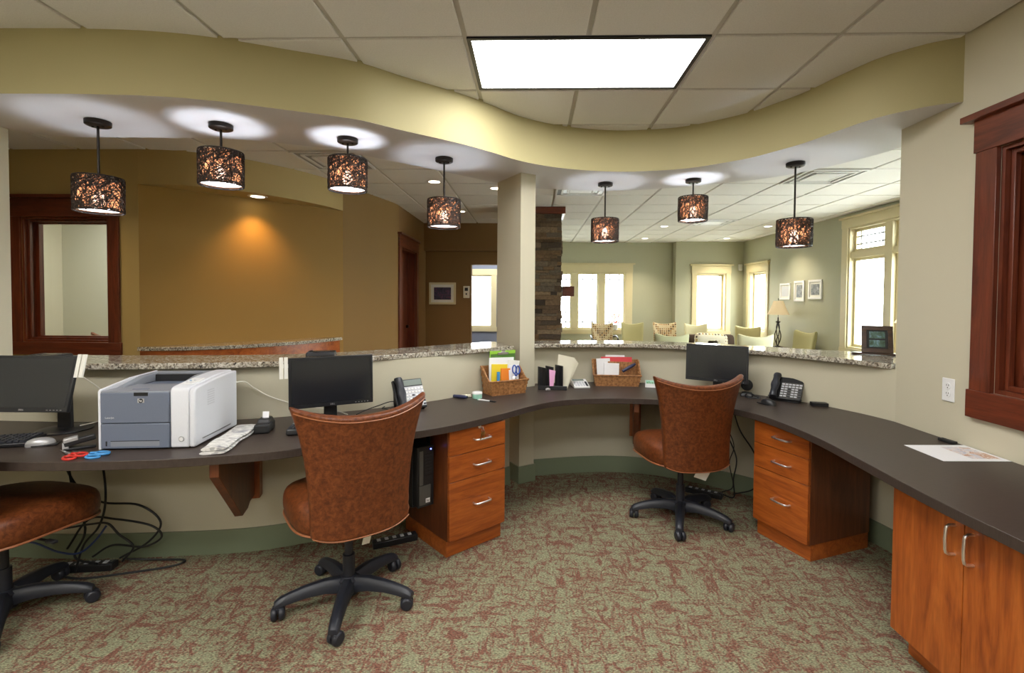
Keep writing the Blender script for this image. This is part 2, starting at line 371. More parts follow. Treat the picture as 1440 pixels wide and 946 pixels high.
def spline(P, n):
    P = [Vector((p[0], p[1])) for p in P]; Q = [2*P[0]-P[1]]+P+[2*P[-1]-P[-2]]; out = []
    for i in range(1, len(Q)-2):
        for k in range(12):
            t = k/12; a, b, c, d = Q[i-1:i+3]
            out.append(.5*((2*b)+(c-a)*t+(2*a-5*b+4*c-d)*t*t+(3*b-3*c+d-a)*t**3))
    out.append(P[-1]); L = [0]
    for i in range(1, len(out)): L.append(L[-1]+(out[i]-out[i-1]).length)
    res = []; j = 0
    for k in range(n):
        s_ = L[-1]*k/(n-1)
        while j < len(L)-2 and L[j+1] < s_: j += 1
        t = (s_-L[j])/max(1e-9, L[j+1]-L[j]); res.append(out[j].lerp(out[j+1], min(1, max(0, t))))
    return res
def spline3(P, per=8):
    P = [Vector(p) for p in P]; Q = [2*P[0]-P[1]]+P+[2*P[-1]-P[-2]]; out = []
    for i in range(1, len(Q)-2):
        for k in range(per):
            t = k/per; a, b, c, d = Q[i-1:i+3]
            out.append(.5*((2*b)+(c-a)*t+(2*a-5*b+4*c-d)*t*t+(3*b-3*c+d-a)*t**3))
    return out+[P[-1]]
def offset(C, d):                               # to the left of travel when d > 0
    out = []
    for i in range(len(C)):
        a = C[max(0, i-1)]; b = C[min(len(C)-1, i+1)]; t = (b-a).normalized(); out.append(C[i]+Vector((-t.y, t.x))*d)
    return out
def light(name, kind, loc, energy, color=(1, 1, 1), size=.05, parent=None, rot=(0, 0, 0), **kw):
    l = bpy.data.lights.new(name, kind); l.energy = energy; l.color = color
    if kind == 'AREA': l.size = size
    else: l.shadow_soft_size = size
    for k, v in kw.items(): setattr(l, k, v)
    o = bpy.data.objects.new(name, l); COL.objects.link(o); o.location = loc; o.rotation_euler = rot
    if parent is not None: o.parent = parent
    return o
WORLD = 17.0; EXPO = 0.22
# ------------------------------------------------------------------ key curves in plan (metres, camera column at x = 0, y = 0)
HC, HS = 2.742, 2.43
DESK, DTH = .762, .038
GT, GB = 1.092, 1.060
K1 = spline([(-3.08, 2.60), (-2.59, 2.59), (-2.33, 2.605), (-1.95, 2.645), (-1.62, 2.70), (-1.36, 2.80), (-1.0, 2.99), (-.67, 3.24), (-.42, 3.50), (-.17, 3.79)], 40)
K2 = spline([(.015, 3.96), (.36, 4.05), (.68, 4.085), (.98, 4.04), (1.28, 3.90), (1.58, 3.68), (1.83, 3.42), (1.99, 3.16), (2.06, 3.0), (2.097, 2.84)], 40)
G1f = spline([(-3.08, 2.50), (-2.37, 2.52), (-1.91, 2.575), (-1.54, 2.66), (-1.25, 2.80), (-.98, 2.98), (-.74, 3.19), (-.52, 3.36), (-.25, 3.61), (-.135, 3.70)], 40)
G1b = spline([(-3.08, 2.86), (-2.38, 2.91), (-1.79, 2.98), (-1.5, 3.06), (-1.2, 3.24), (-.9, 3.52), (-.70, 3.73), (-.49, 3.93), (-.38, 4.03), (-.315, 4.08)], 40)
G2f = spline([(.02, 3.885), (.25, 3.93), (.46, 3.96), (.77, 3.985), (1.05, 3.92), (1.27, 3.82), (1.57, 3.60), (1.76, 3.41), (1.95, 3.12), (2.085, 2.862)], 40)
G2b = spline([(-.10, 4.16), (.2, 4.23), (.45, 4.27), (.75, 4.29), (1.15, 4.22), (1.5, 4.08), (1.8, 3.87), (2.1, 3.66), (2.4, 3.48), (2.66, 3.30)], 40)
DF = spline([(-3.08, 1.98), (-2.6, 1.94), (-2.2, 1.94), (-1.91, 1.955), (-1.64, 1.99), (-1.44, 2.035), (-1.22, 2.105), (-1.05, 2.19), (-.6, 2.49), (-.41, 2.64), (-.19, 2.88), (-.05, 3.06), (.09, 3.22), (.24, 3.32), (.42, 3.375), (.66, 3.395), (.9, 3.37), (1.12, 3.27), (1.29, 3.11), (1.38, 2.95), (1.43, 2.70), (1.45, 2.45), (1.44, 2.18), (1.425, 1.89), (1.42, 1.65), (1.43, 1.4), (1.43, .55)], 110)
DBL = spline([(-3.08, 2.592), (-2.59, 2.582), (-2.33, 2.597), (-1.95, 2.637), (-1.62, 2.692), (-1.36, 2.792), (-1.0, 2.982), (-.67, 3.232), (-.42, 3.492), (-.18, 3.765)], 44)
DBM = spline([(-.092, 3.765), (.028, 3.84)], 4)
DBR = spline([(.03, 3.95), (.36, 4.04), (.68, 4.075), (.98, 4.03), (1.28, 3.89), (1.57, 3.675), (1.82, 3.41), (1.98, 3.15), (2.05, 2.99), (2.088, 2.84), (2.092, 2.6), (2.092, .55)], 62)
DB = DBL+DBM+DBR
FA = spline([(-3.3, 2.30), (-2.57, 2.305), (-2.16, 2.315), (-1.83, 2.345), (-1.57, 2.41), (-1.27, 2.53), (-.97, 2.66), (-.77, 2.83), (-.47, 3.07), (-.28, 3.26), (-.11, 3.45), (.10, 3.60), (.33, 3.70), (.62, 3.76), (.89, 3.74), (1.16, 3.66), (1.46, 3.43), (1.58, 3.26), (1.68, 3.08), (1.75, 2.86), (1.83, 2.66), (1.95, 2.53), (2.02, 2.485), (2.097, 2.455)], 90)
SB = spline([(-3.2, 2.62), (-3.10, 2.76), (-3.0, 2.88), (-2.87, 2.935), (-2.36, 2.95), (-2.0, 2.97), (-1.78, 3.0), (-1.54, 3.09), (-1.35, 3.17), (-1.17, 3.32), (-.89, 3.57), (-.59, 3.85), (-.30, 4.12), (-.05, 4.29), (.23, 4.38), (.7, 4.42), (1.12, 4.34), (1.57, 4.14), (1.9, 3.94), (2.1, 3.70), (2.24, 3.45), (2.33, 3.19), (2.33, 2.86)], 90)
W = spline([(-3.47, 4.20), (-3.19, 4.235), (-2.95, 4.33), (-2.68, 4.53), (-2.42, 4.86), (-2.25, 5.2), (-2.16, 5.5)], 30)
W2 = spline([(-2.16, 5.5), (-2.08, 5.85), (-1.97, 6.25), (-1.885, 6.6), (-1.87, 6.78)], 16)

# ------------------------------------------------------------------ the setting
def wall_y(mb, x0, x1, y0, y1, z0, z1, holes=(), mi=0):       # wall lying along x
    x = x0
    for a, b, c, d in sorted(holes):
        if a > x: mb.bb(x, a, y0, y1, z0, z1, mi)
        if c > z0: mb.bb(a, b, y0, y1, z0, c, mi)
        if d < z1: mb.bb(a, b, y0, y1, d, z1, mi)
        x = b
    if x < x1: mb.bb(x, x1, y0, y1, z0, z1, mi)
    return mb
def wall_x(mb, y0, y1, x0, x1, z0, z1, holes=(), mi=0):       # wall lying along y
    y = y0
    for a, b, c, d in sorted(holes):
        if a > y: mb.bb(x0, x1, y, a, z0, z1, mi)
        if c > z0: mb.bb(x0, x1, a, b, z0, c, mi)
        if d < z1: mb.bb(x0, x1, a, b, d, z1, mi)
        y = b
    if y < y1: mb.bb(x0, x1, y, y1, z0, z1, mi)
    return mb
def S(mb, name, mats, **k): return struct(mb.build(name, mats, smooth=k.pop('smooth', 0), **k))
ZT = 2.85
S(MB().bb(-6.6, 5.0, -5.2, 11.6, -.1, 0), 'floor', 'carpet')
S(MB().bb(-40, 45, -30, 60, -.32, -.12), 'floor_outside', 'concrete')
# reception
wr = wall_x(MB(), -4.7, 2.85, 2.097, 2.25, 0, ZT, [(1.15, 2.25, 1.04, 2.15)]); S(wr, 'wall_right', 'paint')
S(wall_x(MB(), -4.7, 2.79, -3.4, -3.08, 0, ZT), 'wall_left', 'paint')
S(wall_y(MB(), -3.4, 2.25, -4.9, -4.7, 0, ZT), 'wall_back', 'paint')
S(MB().ribbon(K1, offset(K1, .125), 0, GB-.0015), 'wall_counter_left', 'paint', smooth=30)
S(MB().ribbon(K2, offset(K2, .125), 0, GB-.0015).bb(2.12, 2.60, 2.86, 3.10, 0, GB-.0015), 'wall_counter_right', 'paint', smooth=30)
S(MB().ribbon(FA, SB, HS, ZT, 0, 1, 0), 'wall_bulkhead', ['bulktint', 'soffit'], smooth=30)
u = Vector((-.2, .32)).normalized(); w_ = Vector((u.y, -u.x)); c0 = Vector((-.092, 3.785))
cpoly = [c0, c0+w_*.135, c0+w_*.135+u*.385, c0+u*.385]
S(MB().prism([tuple(p) for p in cpoly], 0, HS+.02), 'wall_column', 'paint')
def base_strip(name, C, th=.011, h=.135): S(MB().ribbon(C, offset(C, -th), 0, h), name, 'greenbase', smooth=30)
base_strip('baseboard_left', K1); base_strip('baseboard_right', K2)
S(MB().prism([tuple(p) for p in (c0-u*.011-w_*.011, c0+w_*.146-u*.011, c0+w_*.146+u*.13, c0+u*.13-w_*.011)], 0, .135), 'baseboard_column', 'greenbase')
S(MB().bb(2.085, 2.0965, -4.7, 2.84, 0, .135), 'baseboard_wall', 'greenbase')
# office behind the right wall (unseen, added to block daylight), waiting room south wall
S(wall_y(MB(), 2.25, 4.9, 2.70, 2.85, 0, ZT), 'wall_waiting_south', 'sage')
S(wall_y(wall_x(MB(), .2, 2.7, 4.3, 4.45, 0, ZT), 2.25, 4.45, .05, .2, 0, ZT), 'wall_unseen_office', 'paint')
# lobby
wl = wall_y(MB(), -6.4, -3.47, 4.20, 4.37, 0, ZT, [(-4.53, -3.74, 1.04, 2.15)]); S(wl, 'wall_lobby', 'lobbytint')
S(wall_y(MB(), -6.4, -3.4, 2.6, 2.79, 0, ZT), 'wall_lobby_south', 'paint')
S(wall_x(MB(), 2.79, 6.6, -6.55, -6.4, 0, ZT), 'wall_lobby_left', 'paint')
WO = [W[0].lerp(W[-1], k/(len(W)-1)) for k in range(len(W))]; WO2 = offset(W, .46)
S(MB().ribbon(W, WO2, 2.44, ZT), 'wall_niche_top', 'lobbytint', smooth=30)
S(MB().ribbon(WO, WO2, 0, 2.4395).bb(-3.62, -3.50, 4.372, 4.72, 0, 2.4395), 'wall_niche', 'brownpaint', smooth=30)
S(MB().ribbon(W2, offset(W2, .42), 0, ZT), 'wall_lobby_curve', 'curvepaint', smooth=30)
S(wall_x(MB(), 6.78, 8.35, -2.05, -1.87, 0, ZT, [(6.88, 7.74, 0, 2.17)]), 'wall_hall_left', 'hallpaint')
S(MB().bb(-2.05, .1, 8.35, 8.499, 2.27, ZT), 'wall_hall_header', 'hallpaint')
S(wall_y(MB().bb(-2.05, -1.87, 8.35, 8.5, 0, 2.27), -2.05, .1, 8.5, 8.65, 0, ZT, [(-1.07, -.05, 0, 2.04)]), 'wall_hall_end', 'hallpaint')
S(wall_y(wall_x(MB(), 8.65, 11.1, -2.05, -1.87, 0, ZT), -2.05, .1, 11.1, 11.25, 0, ZT, [(-1.45, -.92, .80, 1.98)]), 'wall_blue_room', 'bluewall')
S(MB().bb(-3.2, -2.05, 6.62, 6.75, 0, ZT).bb(-3.2, -3.05, 6.62, 8.4, 0, ZT).bb(-3.2, -2.05, 8.3, 8.4, 0, ZT), 'wall_side_room', 'hallpaint')
S(wall_x(MB(), 8.35, 11.2, .1, .25, 0, ZT), 'wall_waiting_left', 'sage')
# pale room behind the lobby window
S(MB().bb(-6.4, -3.45, 6.45, 6.6, 0, ZT).bb(-3.62, -3.5, 4.601, 6.45, 0, ZT), 'wall_pale_room', 'palewall')
# waiting room
S(wall_y(MB(), .25, 3.2, 11.17, 11.32, 0, ZT, [(.44, 2.14, .75, 2.06)]), 'wall_far_left', 'sage')
S(wall_y(MB(), 3.2, 4.85, 10.94, 11.32, 0, ZT, [(3.66, 4.31, .75, 2.04)]), 'wall_far_right', 'sage')
S(wall_x(MB(), 2.85, 10.94, 4.69, 4.85, 0, ZT, [(3.40, 7.36, .75, 2.53), (9.88, 10.62, .80, 2.04)]), 'wall_waiting_right', 'sage')

# ceiling: lay-in tiles with recessed grid
TS = .6096; CX0, CY0 = -.342, 2.426
cm = MB().bb(-6.6, 5.0, -5.2, 11.6, HC+.012, HC+.06, 1)
for i in range(-11, 9):
    for j in range(-13, 16):
        if (i in (0, 1) and j in (0, -4, -8)) or (i in (-4, -3) and j in (-4, -8)) or (i in (-8, -7) and j == 5) or (i in (-2, -1) and j == 12): continue
        x = CX0+TS*i; y = CY0+TS*j
        if x > 4.9 or y+TS > 11.6: continue
        g = .0135; vs = []
        for z, q in ((HC+.012, g), (HC+.002, g), (HC, g+.004)):
            vs += [(x+q, y+q, z), (x+TS-q, y+q, z), (x+TS-q, y+TS-q, z), (x+q, y+TS-q, z)]
        fs = [(8, 11, 10, 9)]
        for b_ in (0, 4):
            for k in range(4): fs.append((b_+k, b_+4+k, b_+4+(k+1) % 4, b_+(k+1) % 4))
        cm.add(vs, fs, 0)
S(cm, 'ceiling', ['tile', 'tilegrid'], fixn=False)

# interior cherry window in the right wall
def casing_x(parent, X, s, y0, y1, z0, z1, cw, hh, bh, mat, th=.022, cap=True, over=.05, bot=True):
    """flat casing on a wall plane x = X (s = side it stands out to); y0..y1, z0..z1 the opening"""
    a, b = X, X+s*th
    my = 'cherrytrimy' if mat == 'cherrytrim' else mat
    MB().bb(a, b, y0-cw, y0, z0, z1).build('casing', mat, parent, bevel=.002); MB().bb(a, b, y1, y1+cw, z0, z1).build('casing', mat, parent, bevel=.002)
    h = MB().bb(a, X+s*(th+.004), y0-cw-.008, y1+cw+.008, z1, z1+hh)
    if cap: h.bb(a, X+s*(th+.035), y0-cw-over, y1+cw+over, z1+hh, z1+hh+.03)
    h.build('header', my, parent, bevel=.002)
    if bot: MB().bb(a, X+s*(th+.004), y0-cw-.012, y1+cw+.012, z0-bh, z0).build('apron', my, parent, bevel=.002)
def casing_y(parent, Y, s, x0, x1, z0, z1, cw, hh, bh, mat, th=.022, cap=True, over=.05, bot=True):
    a, b = Y, Y+s*th
    mx = 'cherrytrimx' if mat == 'cherrytrim' else mat
    MB().bb(x0-cw, x0, a, b, z0, z1).build('casing', mat, parent, bevel=.002); MB().bb(x1, x1+cw, a, b, z0, z1).build('casing', mat, parent, bevel=.002)
    h = MB().bb(x0-cw-.008, x1+cw+.008, a, Y+s*(th+.004), z1, z1+hh)
    if cap: h.bb(x0-cw-over, x1+cw+over, a, Y+s*(th+.035), z1+hh, z1+hh+.03)
    h.build('header', mx, parent, bevel=.002)
    if bot: MB().bb(x0-cw-.012, x1+cw+.012, a, Y+s*(th+.004), z0-bh, z0).build('apron', mx, parent, bevel=.002)
def frame_ring_x(X0, X1, y0, y1, z0, z1, t): return MB().bb(X0, X1, y0, y0+t, z0, z1).bb(X0, X1, y1-t, y1, z0, z1).bb(X0, X1, y0+t, y1-t, z1-t, z1).bb(X0, X1, y0+t, y1-t, z0, z0+t)
def frame_ring_y(Y0, Y1, x0, x1, z0, z1, t): return MB().bb(x0, x0+t, Y0, Y1, z0, z1).bb(x1-t, x1, Y0, Y1, z0, z1).bb(x0+t, x1-t, Y0, Y1, z1-t, z1).bb(x0+t, x1-t, Y0, Y1, z0, z0+t)
def window(name):
    o = bpy.data.objects.new(name, None); COL.objects.link(o); return struct(o)
w1 = window('window_1')
casing_x(w1, 2.097, -1, 1.15, 2.25, 1.04, 2.15, .105, .15, .13, 'cherrytrim')
frame_ring_x(2.097, 2.25, 1.151, 2.249, 1.041, 2.149, .018).build('jamb', 'cherrytrim', w1)
frame_ring_x(2.12, 2.145, 1.169, 2.231, 1.059, 2.131, .022).build('stop', 'cherrytrim', w1, bevel=.003)
frame_ring_x(2.155, 2.20, 1.169, 2.231, 1.059, 2.131, .05).build('sash', 'cherrytrim', w1, bevel=.003)
MB().bb(2.175, 2.181, 1.215, 2.185, 1.105, 2.085).build('pane', 'glass', w1)
w2 = window('window_2')
casing_y(w2, 4.20, -1, -4.53, -3.74, 1.04, 2.15, .10, .16, .11, 'cherrytrim')
frame_ring_y(4.20, 4.37, -4.529, -3.741, 1.041, 2.149, .018).build('jamb', 'cherrytrim', w2)
frame_ring_y(4.23, 4.255, -4.511, -3.759, 1.059, 2.131, .02).build('stop', 'cherrytrim', w2, bevel=.003)
frame_ring_y(4.30, 4.345, -4.511, -3.759, 1.059, 2.131, .03).build('sash', 'cherrytrim', w2, bevel=.003)
MB().bb(-4.485, -3.785, 4.32, 4.326, 1.085, 2.105).build('pane', 'glass', w2)
# cream windows of the waiting room
w3 = window('window_3')
casing_y(w3, 11.17, -1, .44, 2.14, .75, 2.06, .15, .18, .10, 'cream')
frame_ring_y(11.17, 11.32, .441, 2.139, .751, 2.059, .02).build('jamb', 'cream', w3)
for a in (.90, 1.51): MB().bb(a, a+.15, 11.16, 11.30, .77, 2.04).build('mullion', 'cream', w3, bevel=.003)
for a, b in ((.46, .90), (1.05, 1.51), (1.66, 2.12)):
    frame_ring_y(11.22, 11.26, a, b, .77, 2.04, .025).build('sash', 'cream', w3)
    MB().bb(a+.02, b-.02, 11.238, 11.243, .79, 2.02).build('pane', 'glass', w3)
    mm = MB()
    for q in (a+.12, b-.12): mm.bb(q-.011, q+.011, 11.225, 11.255, .79, 2.02)
    for q in (.92, 1.90): mm.bb(a+.02, b-.02, 11.225, 11.255, q-.011, q+.011)
    mm.build('muntin', 'steel', w3)
w4 = window('window_4')
casing_y(w4, 10.94, -1, 3.66, 4.31, .75, 2.04, .10, .17, .10, 'cream')
frame_ring_y(10.94, 11.32, 3.661, 4.309, .751, 2.039, .02).build('jamb', 'cream', w4)
frame_ring_y(11.06, 11.11, 3.681, 4.289, .771, 2.019, .035).build('sash', 'cream', w4)
MB().bb(3.70, 4.27, 11.08, 11.086, .79, 2.0).build('pane', 'glass', w4)
w5 = window('window_5')
casing_x(w5, 4.69, -1, 9.88, 10.62, .80, 2.04, .11, .17, .10, 'cream')
frame_ring_x(4.69, 4.85, 9.881, 10.619, .801, 2.039, .02).build('jamb', 'cream', w5)
frame_ring_x(4.77, 4.81, 9.901, 10.599, .821, 2.019, .035).build('sash', 'cream', w5)
MB().bb(4.787, 4.793, 9.93, 10.57, .85, 1.99).build('pane', 'glass', w5)
w6 = window('window_6')
casing_x(w6, 4.69, -1, 3.40, 7.36, .75, 2.53, .13, .13, .10, 'cream', over=.03)
frame_ring_x(4.69, 4.85, 3.401, 7.359, .751, 2.529, .025).build('jamb', 'cream', w6)
BAY = [(6.64, 7.334), (5.826, 6.50), (5.012, 5.686), (4.198, 4.872), (3.426, 4.058)]
for a, b in BAY[:-1]: MB().bb(4.70, 4.82, a-.14, a, .776, 2.504).build('mullion', 'cream', w6, bevel=.003)
for a, b in BAY:
    MB().bb(4.71, 4.82, a, b, 2.08, 2.17).build('transom_bar', 'cream', w6, bevel=.003)
    for c, d in ((.776, 2.08), (2.17, 2.504)):
        frame_ring_x(4.76, 4.80, a, b, c, d, .04).build('sash', 'cream', w6)
        MB().bb(4.777, 4.783, a+.035, b-.035, c+.035, d-.035).build('pane', 'glass', w6)
    mm = MB()
    for q in (a+.13, b-.13): mm.bb(4.77, 4.79, q-.009, q+.009, 2.21, 2.465)
    for q in (2.28, 2.39): mm.bb(4.77, 4.79, a+.04, b-.04, q-.009, q+.009)
    mm.build('muntin', 'steel', w6)
w7 = window('window_7')
casing_y(w7, 11.10, -1, -1.45, -.92, .80, 1.98, .11, .14, .11, 'cream', cap=False)
frame_ring_y(11.10, 11.25, -1.449, -.921, .801, 1.979, .025).build('sash', 'cream', w7)
MB().bb(-1.43, -.94, 11.17, 11.176, .82, 1.96).build('pane', 'glass', w7)
d1 = window('door_1')
casing_x(d1, -1.87, 1, 6.88, 7.74, 0, 2.17, .14, .17, .1, 'cherrytrim', bot=False, over=.03)
MB().bb(-2.049, -1.871, 6.881, 6.90, 0, 2.169).bb(-2.049, -1.871, 7.72, 7.739, 0, 2.169).bb(-2.049, -1.871, 6.90, 7.72, 2.15, 2.169).build('jamb', 'cherrytrim', d1)
MB().bb(-2.03, -1.99, 6.903, 7.717, .008, 2.147).build('door_leaf', 'cherrytrim', d1, bevel=.003)
MB().cyl((-1.975, 7.64, 1.0), .025, .05, 16, axis='X').build('door_knob', 'bronze', d1)
# ------------------------------------------------------------------ ceiling lights and vents
def troffer(loc, label, lens=LENS_FILL):
    t = thing('ceiling_light', label, 'ceiling light', loc, 0, 'lay-in fluorescent panels')
    w, d = 2*TS-.014, TS-.014; a = .022
    MB().bb(-w/2, w/2, -d/2, -d/2+a, .0, .010).bb(-w/2, w/2, d/2-a, d/2, .0, .010).bb(-w/2, -w/2+a, -d/2+a, d/2-a, .0, .010).bb(w/2-a, w/2, -d/2+a, d/2-a, .0, .010).build('frame', 'black', t)  # black ring paints the shadow around the lens
    MB().bb(-w/2+a, w/2-a, -d/2+a, d/2-a, .004, .009).build('lens', lens, t)
troffer((CX0+TS, CY0+TS/2, HC), 'bright rectangular light panel with its edge shadow in black in the tiled ceiling', LENS)
for i_, j_, l_ in ((0, -4, 'added unseen fill panel in the ceiling over the camera side of the room, right'), (-4, -4, 'added unseen fill panel in the ceiling over the camera side of the room, left'), (0, -8, 'added unseen fill panel at the back of the room, right'), (-4, -8, 'added unseen fill panel at the back of the room, left')):  # unseen panels added to light desk and chair fronts from behind the camera
    troffer((CX0+TS*(i_+1), CY0+TS*(j_+.5), HC), l_)
def downlight(loc, label, lens, energy, color, group, blend=.7, size=110):
    t = thing('recessed_light', label, 'ceiling light', loc, 0, group)
    MB().lathe([(.062, -.001), (.064, -.006), (.088, -.004), (.090, -.0005)], n=28, cap=False).build('trim_ring', 'white', t)
    MB().lathe([(.001, -.003), (.062, -.003)], n=28, cap=False).build('lens', lens, t)
    light('downlight_beam', 'SPOT', (0, 0, -.015), energy, color, .04, t, spot_size=rad(size), spot_blend=blend)
WC = (1, .56, .20)
downlight((-2.70, 4.72, 2.44), 'small warm recessed light glowing above the tan niche wall', DOWN_W, 40, WC, 'warm recessed lights', .9, 105)
downlight((-1.09, 5.38, HC), 'warm recessed light in the lobby ceiling nearest the counter', DOWN_W, 22, WC, 'warm recessed lights')
downlight((-4.05, 3.42, HC), 'added unseen warm light before the cherry framed lobby window, behind the bulkhead', DOWN_W, 48, (1, .72, .40), 'warm recessed lights', .9, 120)  # hidden downlight added to brighten the lobby window wall
downlight((-1.07, 7.22, HC), 'warm recessed light in the lobby ceiling farther back near the hall', DOWN_W, 26, WC, 'warm recessed lights')
downlight((-.43, 5.70, HC), 'warm recessed light half hidden behind the beige column', DOWN_W, 26, WC, 'warm recessed lights')
for x, y, l in ((2.38, 10.38, 'round recessed light in the waiting room ceiling, back left'), (2.32, 8.66, 'round recessed light in the waiting room ceiling, front left of four'),
                (4.11, 8.63, 'round recessed light in the waiting room ceiling, front right near the wall'), (4.07, 10.33, 'round recessed light in the waiting room ceiling, back right by the corner')):
    downlight((x, y, HC), l, DOWN_C, 95, (1, .86, .66), 'white recessed lights in the waiting room')
def vent(i, j, label, mat='white'):
    t = thing('ceiling_vent', label, 'ceiling vent', (CX0+TS*(i+.5), CY0+TS*(j+.5), HC), 0, 'square ceiling vents')
    h = TS/2-.016
    MB().bb(-h, h, -h, h, -.003, -.0005).build('backing', 'steel', t)
    m = MB()
    for k, q in enumerate((h, h-.07, h-.14)):
        for s in (-1, 1): m.bb(-q, q, s*q-.012, s*q+.012, -.012-k*.001, -.003).bb(s*q-.012, s*q+.012, -q+.012, q-.012, -.012-k*.001, -.003)
    m.build('louvre', mat, t)
    MB().bb(-.13, .13, -.13, .13, -.012, -.003).build('centre_plate', mat, t)
vent(5, 4, 'square white ceiling vent near the right wall opening'); vent(5, 9, 'square white ceiling vent deep in the waiting room')
vent(1, 5, 'square white ceiling vent between the column and the first waiting room pendant'); vent(-3, 3, 'square ceiling vent above the lobby, behind the left pendants')

# ------------------------------------------------------------------ woven pendants
random.seed(5)
SR, SHH = .112, .19
def strands():
    m = MB()
    for k in range(400):
        a = random.uniform(0, 2*PI); z = random.uniform(-.09, .09); d = random.uniform(-1, 1); dz = random.uniform(-1.2, 1.2); pts = []; r = SR+random.uniform(-.003, .004)
        for q in range(16):
            pts.append((r*math.cos(a), r*math.sin(a), z)); d += random.uniform(-.5, .5); dz += random.uniform(-.5, .5)
            a += .11*max(-1, min(1, d)); z += .011*max(-1.2, min(1.2, dz))
            if z > .092 or z < -.092: dz *= -1; z = max(-.092, min(.092, z))
        m.tube(pts, random.choice((.0013, .0017, .0023)), 4)
    for z in (-.094, .094): m.tube([(SR*math.cos(2*PI*q/40), SR*math.sin(2*PI*q/40), z) for q in range(40)], .0042, 6, closed=True)
    for q in range(8):
        a = 2*PI*(q+.3)/8; m.tube([((SR-.001)*math.cos(a), (SR-.001)*math.sin(a), z) for z in (-.094, .094)], .0022, 4)
    return m
proto = {}
def part(name, mb, mat, parent, loc, **k):
    if name not in proto: proto[name] = mb().build(name, mat, parent, loc, **k); return proto[name]
    o = proto[name].copy(); COL.objects.link(o); o.parent = parent; o.location = loc; return o
PEND = [((-2.43, 2.67), 2.115, 'leftmost woven pendant on a long rod, hanging before the cherry framed lobby window'),
        ((-1.77, 2.73), 2.275, 'second woven pendant from the left, on a short rod before the tan niche wall'),
        ((-1.14, 2.98), 2.304, 'third woven pendant from the left, on a short rod under the wavy soffit'),
        ((-.62, 3.40), 2.141, 'fourth woven pendant from the left, nearest the left side of the beige column'),
        ((.61, 4.13), 2.128, 'woven pendant just right of the stone fireplace, low on a long rod'),
        ((1.30, 4.00), 2.284, 'woven pendant hung high above the right computer monitor'),
        ((1.86, 3.52), 2.027, 'rightmost woven pendant, lowest of all, in front of the waiting room wall')]
for (x, y), zt, lab in PEND:
    t = thing('pendant_lamp', lab, 'pendant lamp', (x, y, HS), 0, 'woven pendant lamps')
    part('canopy', lambda: MB().lathe([(.002, -.030), (.052, -.029), (.061, -.024), (.062, -.002), (.060, -.0005)], n=28).cyl((.03, 0, -.032), .006, .006, 8).cyl((-.03, 0, -.032), .006, .006, 8), 'bronze', t, (0, 0, 0))
    zc = zt-HS-SHH/2
    MB().tube([(0, 0, -.03), (0, 0, zc+.035)], .0065, 8).build('rod', 'bronze', t)
    sh = part('woven_shade', strands, 'rattan', t, (0, 0, zc))
    part('liner', lambda: MB().grid(lambda a, v: (.106*math.cos(2*PI*a), .106*math.sin(2*PI*a), -.088+.176*v), 40, 2, closed_u=True), 'amber', t, (0, 0, zc))
    part('spider', lambda: MB().tube([(-.105, 0, .07), (.105, 0, .07)], .0025, 6).tube([(0, -.105, .07), (0, .105, .07)], .0025, 6).cyl((0, 0, .045), .018, .05, 14), 'bronze', t, (0, 0, zc))
    part('bulb', lambda: MB().lathe([(.002, -.066), (.020, -.060), (.029, -.042), (.027, -.022), (.016, .010), (.014, .02)], n=16), emis('lit pendant bulb', (.80, .88, 1), 175), t, (0, 0, zc))
    part('diffuser', lambda: MB().lathe([(.001, -.082), (.105, -.082)], n=40, cap=False), 'opal', t, (0, 0, zc))
    for dx, dy in ((0, .05), (.05, -.03), (-.05, -.03)): part('finial', lambda: MB().cyl((0, 0, -.085), .004, .006, 8), 'bronze', t, (dx, dy, zc))

# ------------------------------------------------------------------ counters and desk
granL = MB().ribbon(G1f, G1b, GB, GT).build('granite_ledge', 'granite', smooth=30, bevel=.004)
tag(granL, 'long wavy speckled granite ledge left of the beige column', 'counter', 'granite ledges')
granR = MB().ribbon(G2f, G2b, GB, GT).build('granite_ledge', 'granite', smooth=30, bevel=.004)
tag(granR, 'curved speckled granite ledge right of the beige column, facing the waiting room', 'counter', 'granite ledges')
top = MB().prism([tuple(p) for p in DF]+[tuple(p) for p in reversed(DB)], DESK-DTH, DESK).build('worktop', 'laminate', smooth=30, bevel=.002)
tag(top, 'long S-curved dark brown laminate worktop running under the ledges to the right wall', 'desk')
UD = DESK-DTH-.0015
def bar_pull(parent, c, L, horiz=True, name='handle', r=.0055, out=.032):
    a = L/2; pts = []
    raw = [(-a, 0, 0), (-a, -out*.6, 0), (-a+.006, -out*.92, 0), (-a+.016, -out, 0), (0, -out-.002, 0), (a-.016, -out, 0), (a-.006, -out*.92, 0), (a, -out*.6, 0), (a, 0, 0)]
    for x, y, z in raw: pts.append((c[0]+x, c[1]+y, c[2]) if horiz else (c[0], c[1]+y, c[2]+x))
    return MB().tube(pts, r, 8).build(name, 'chrome', parent)
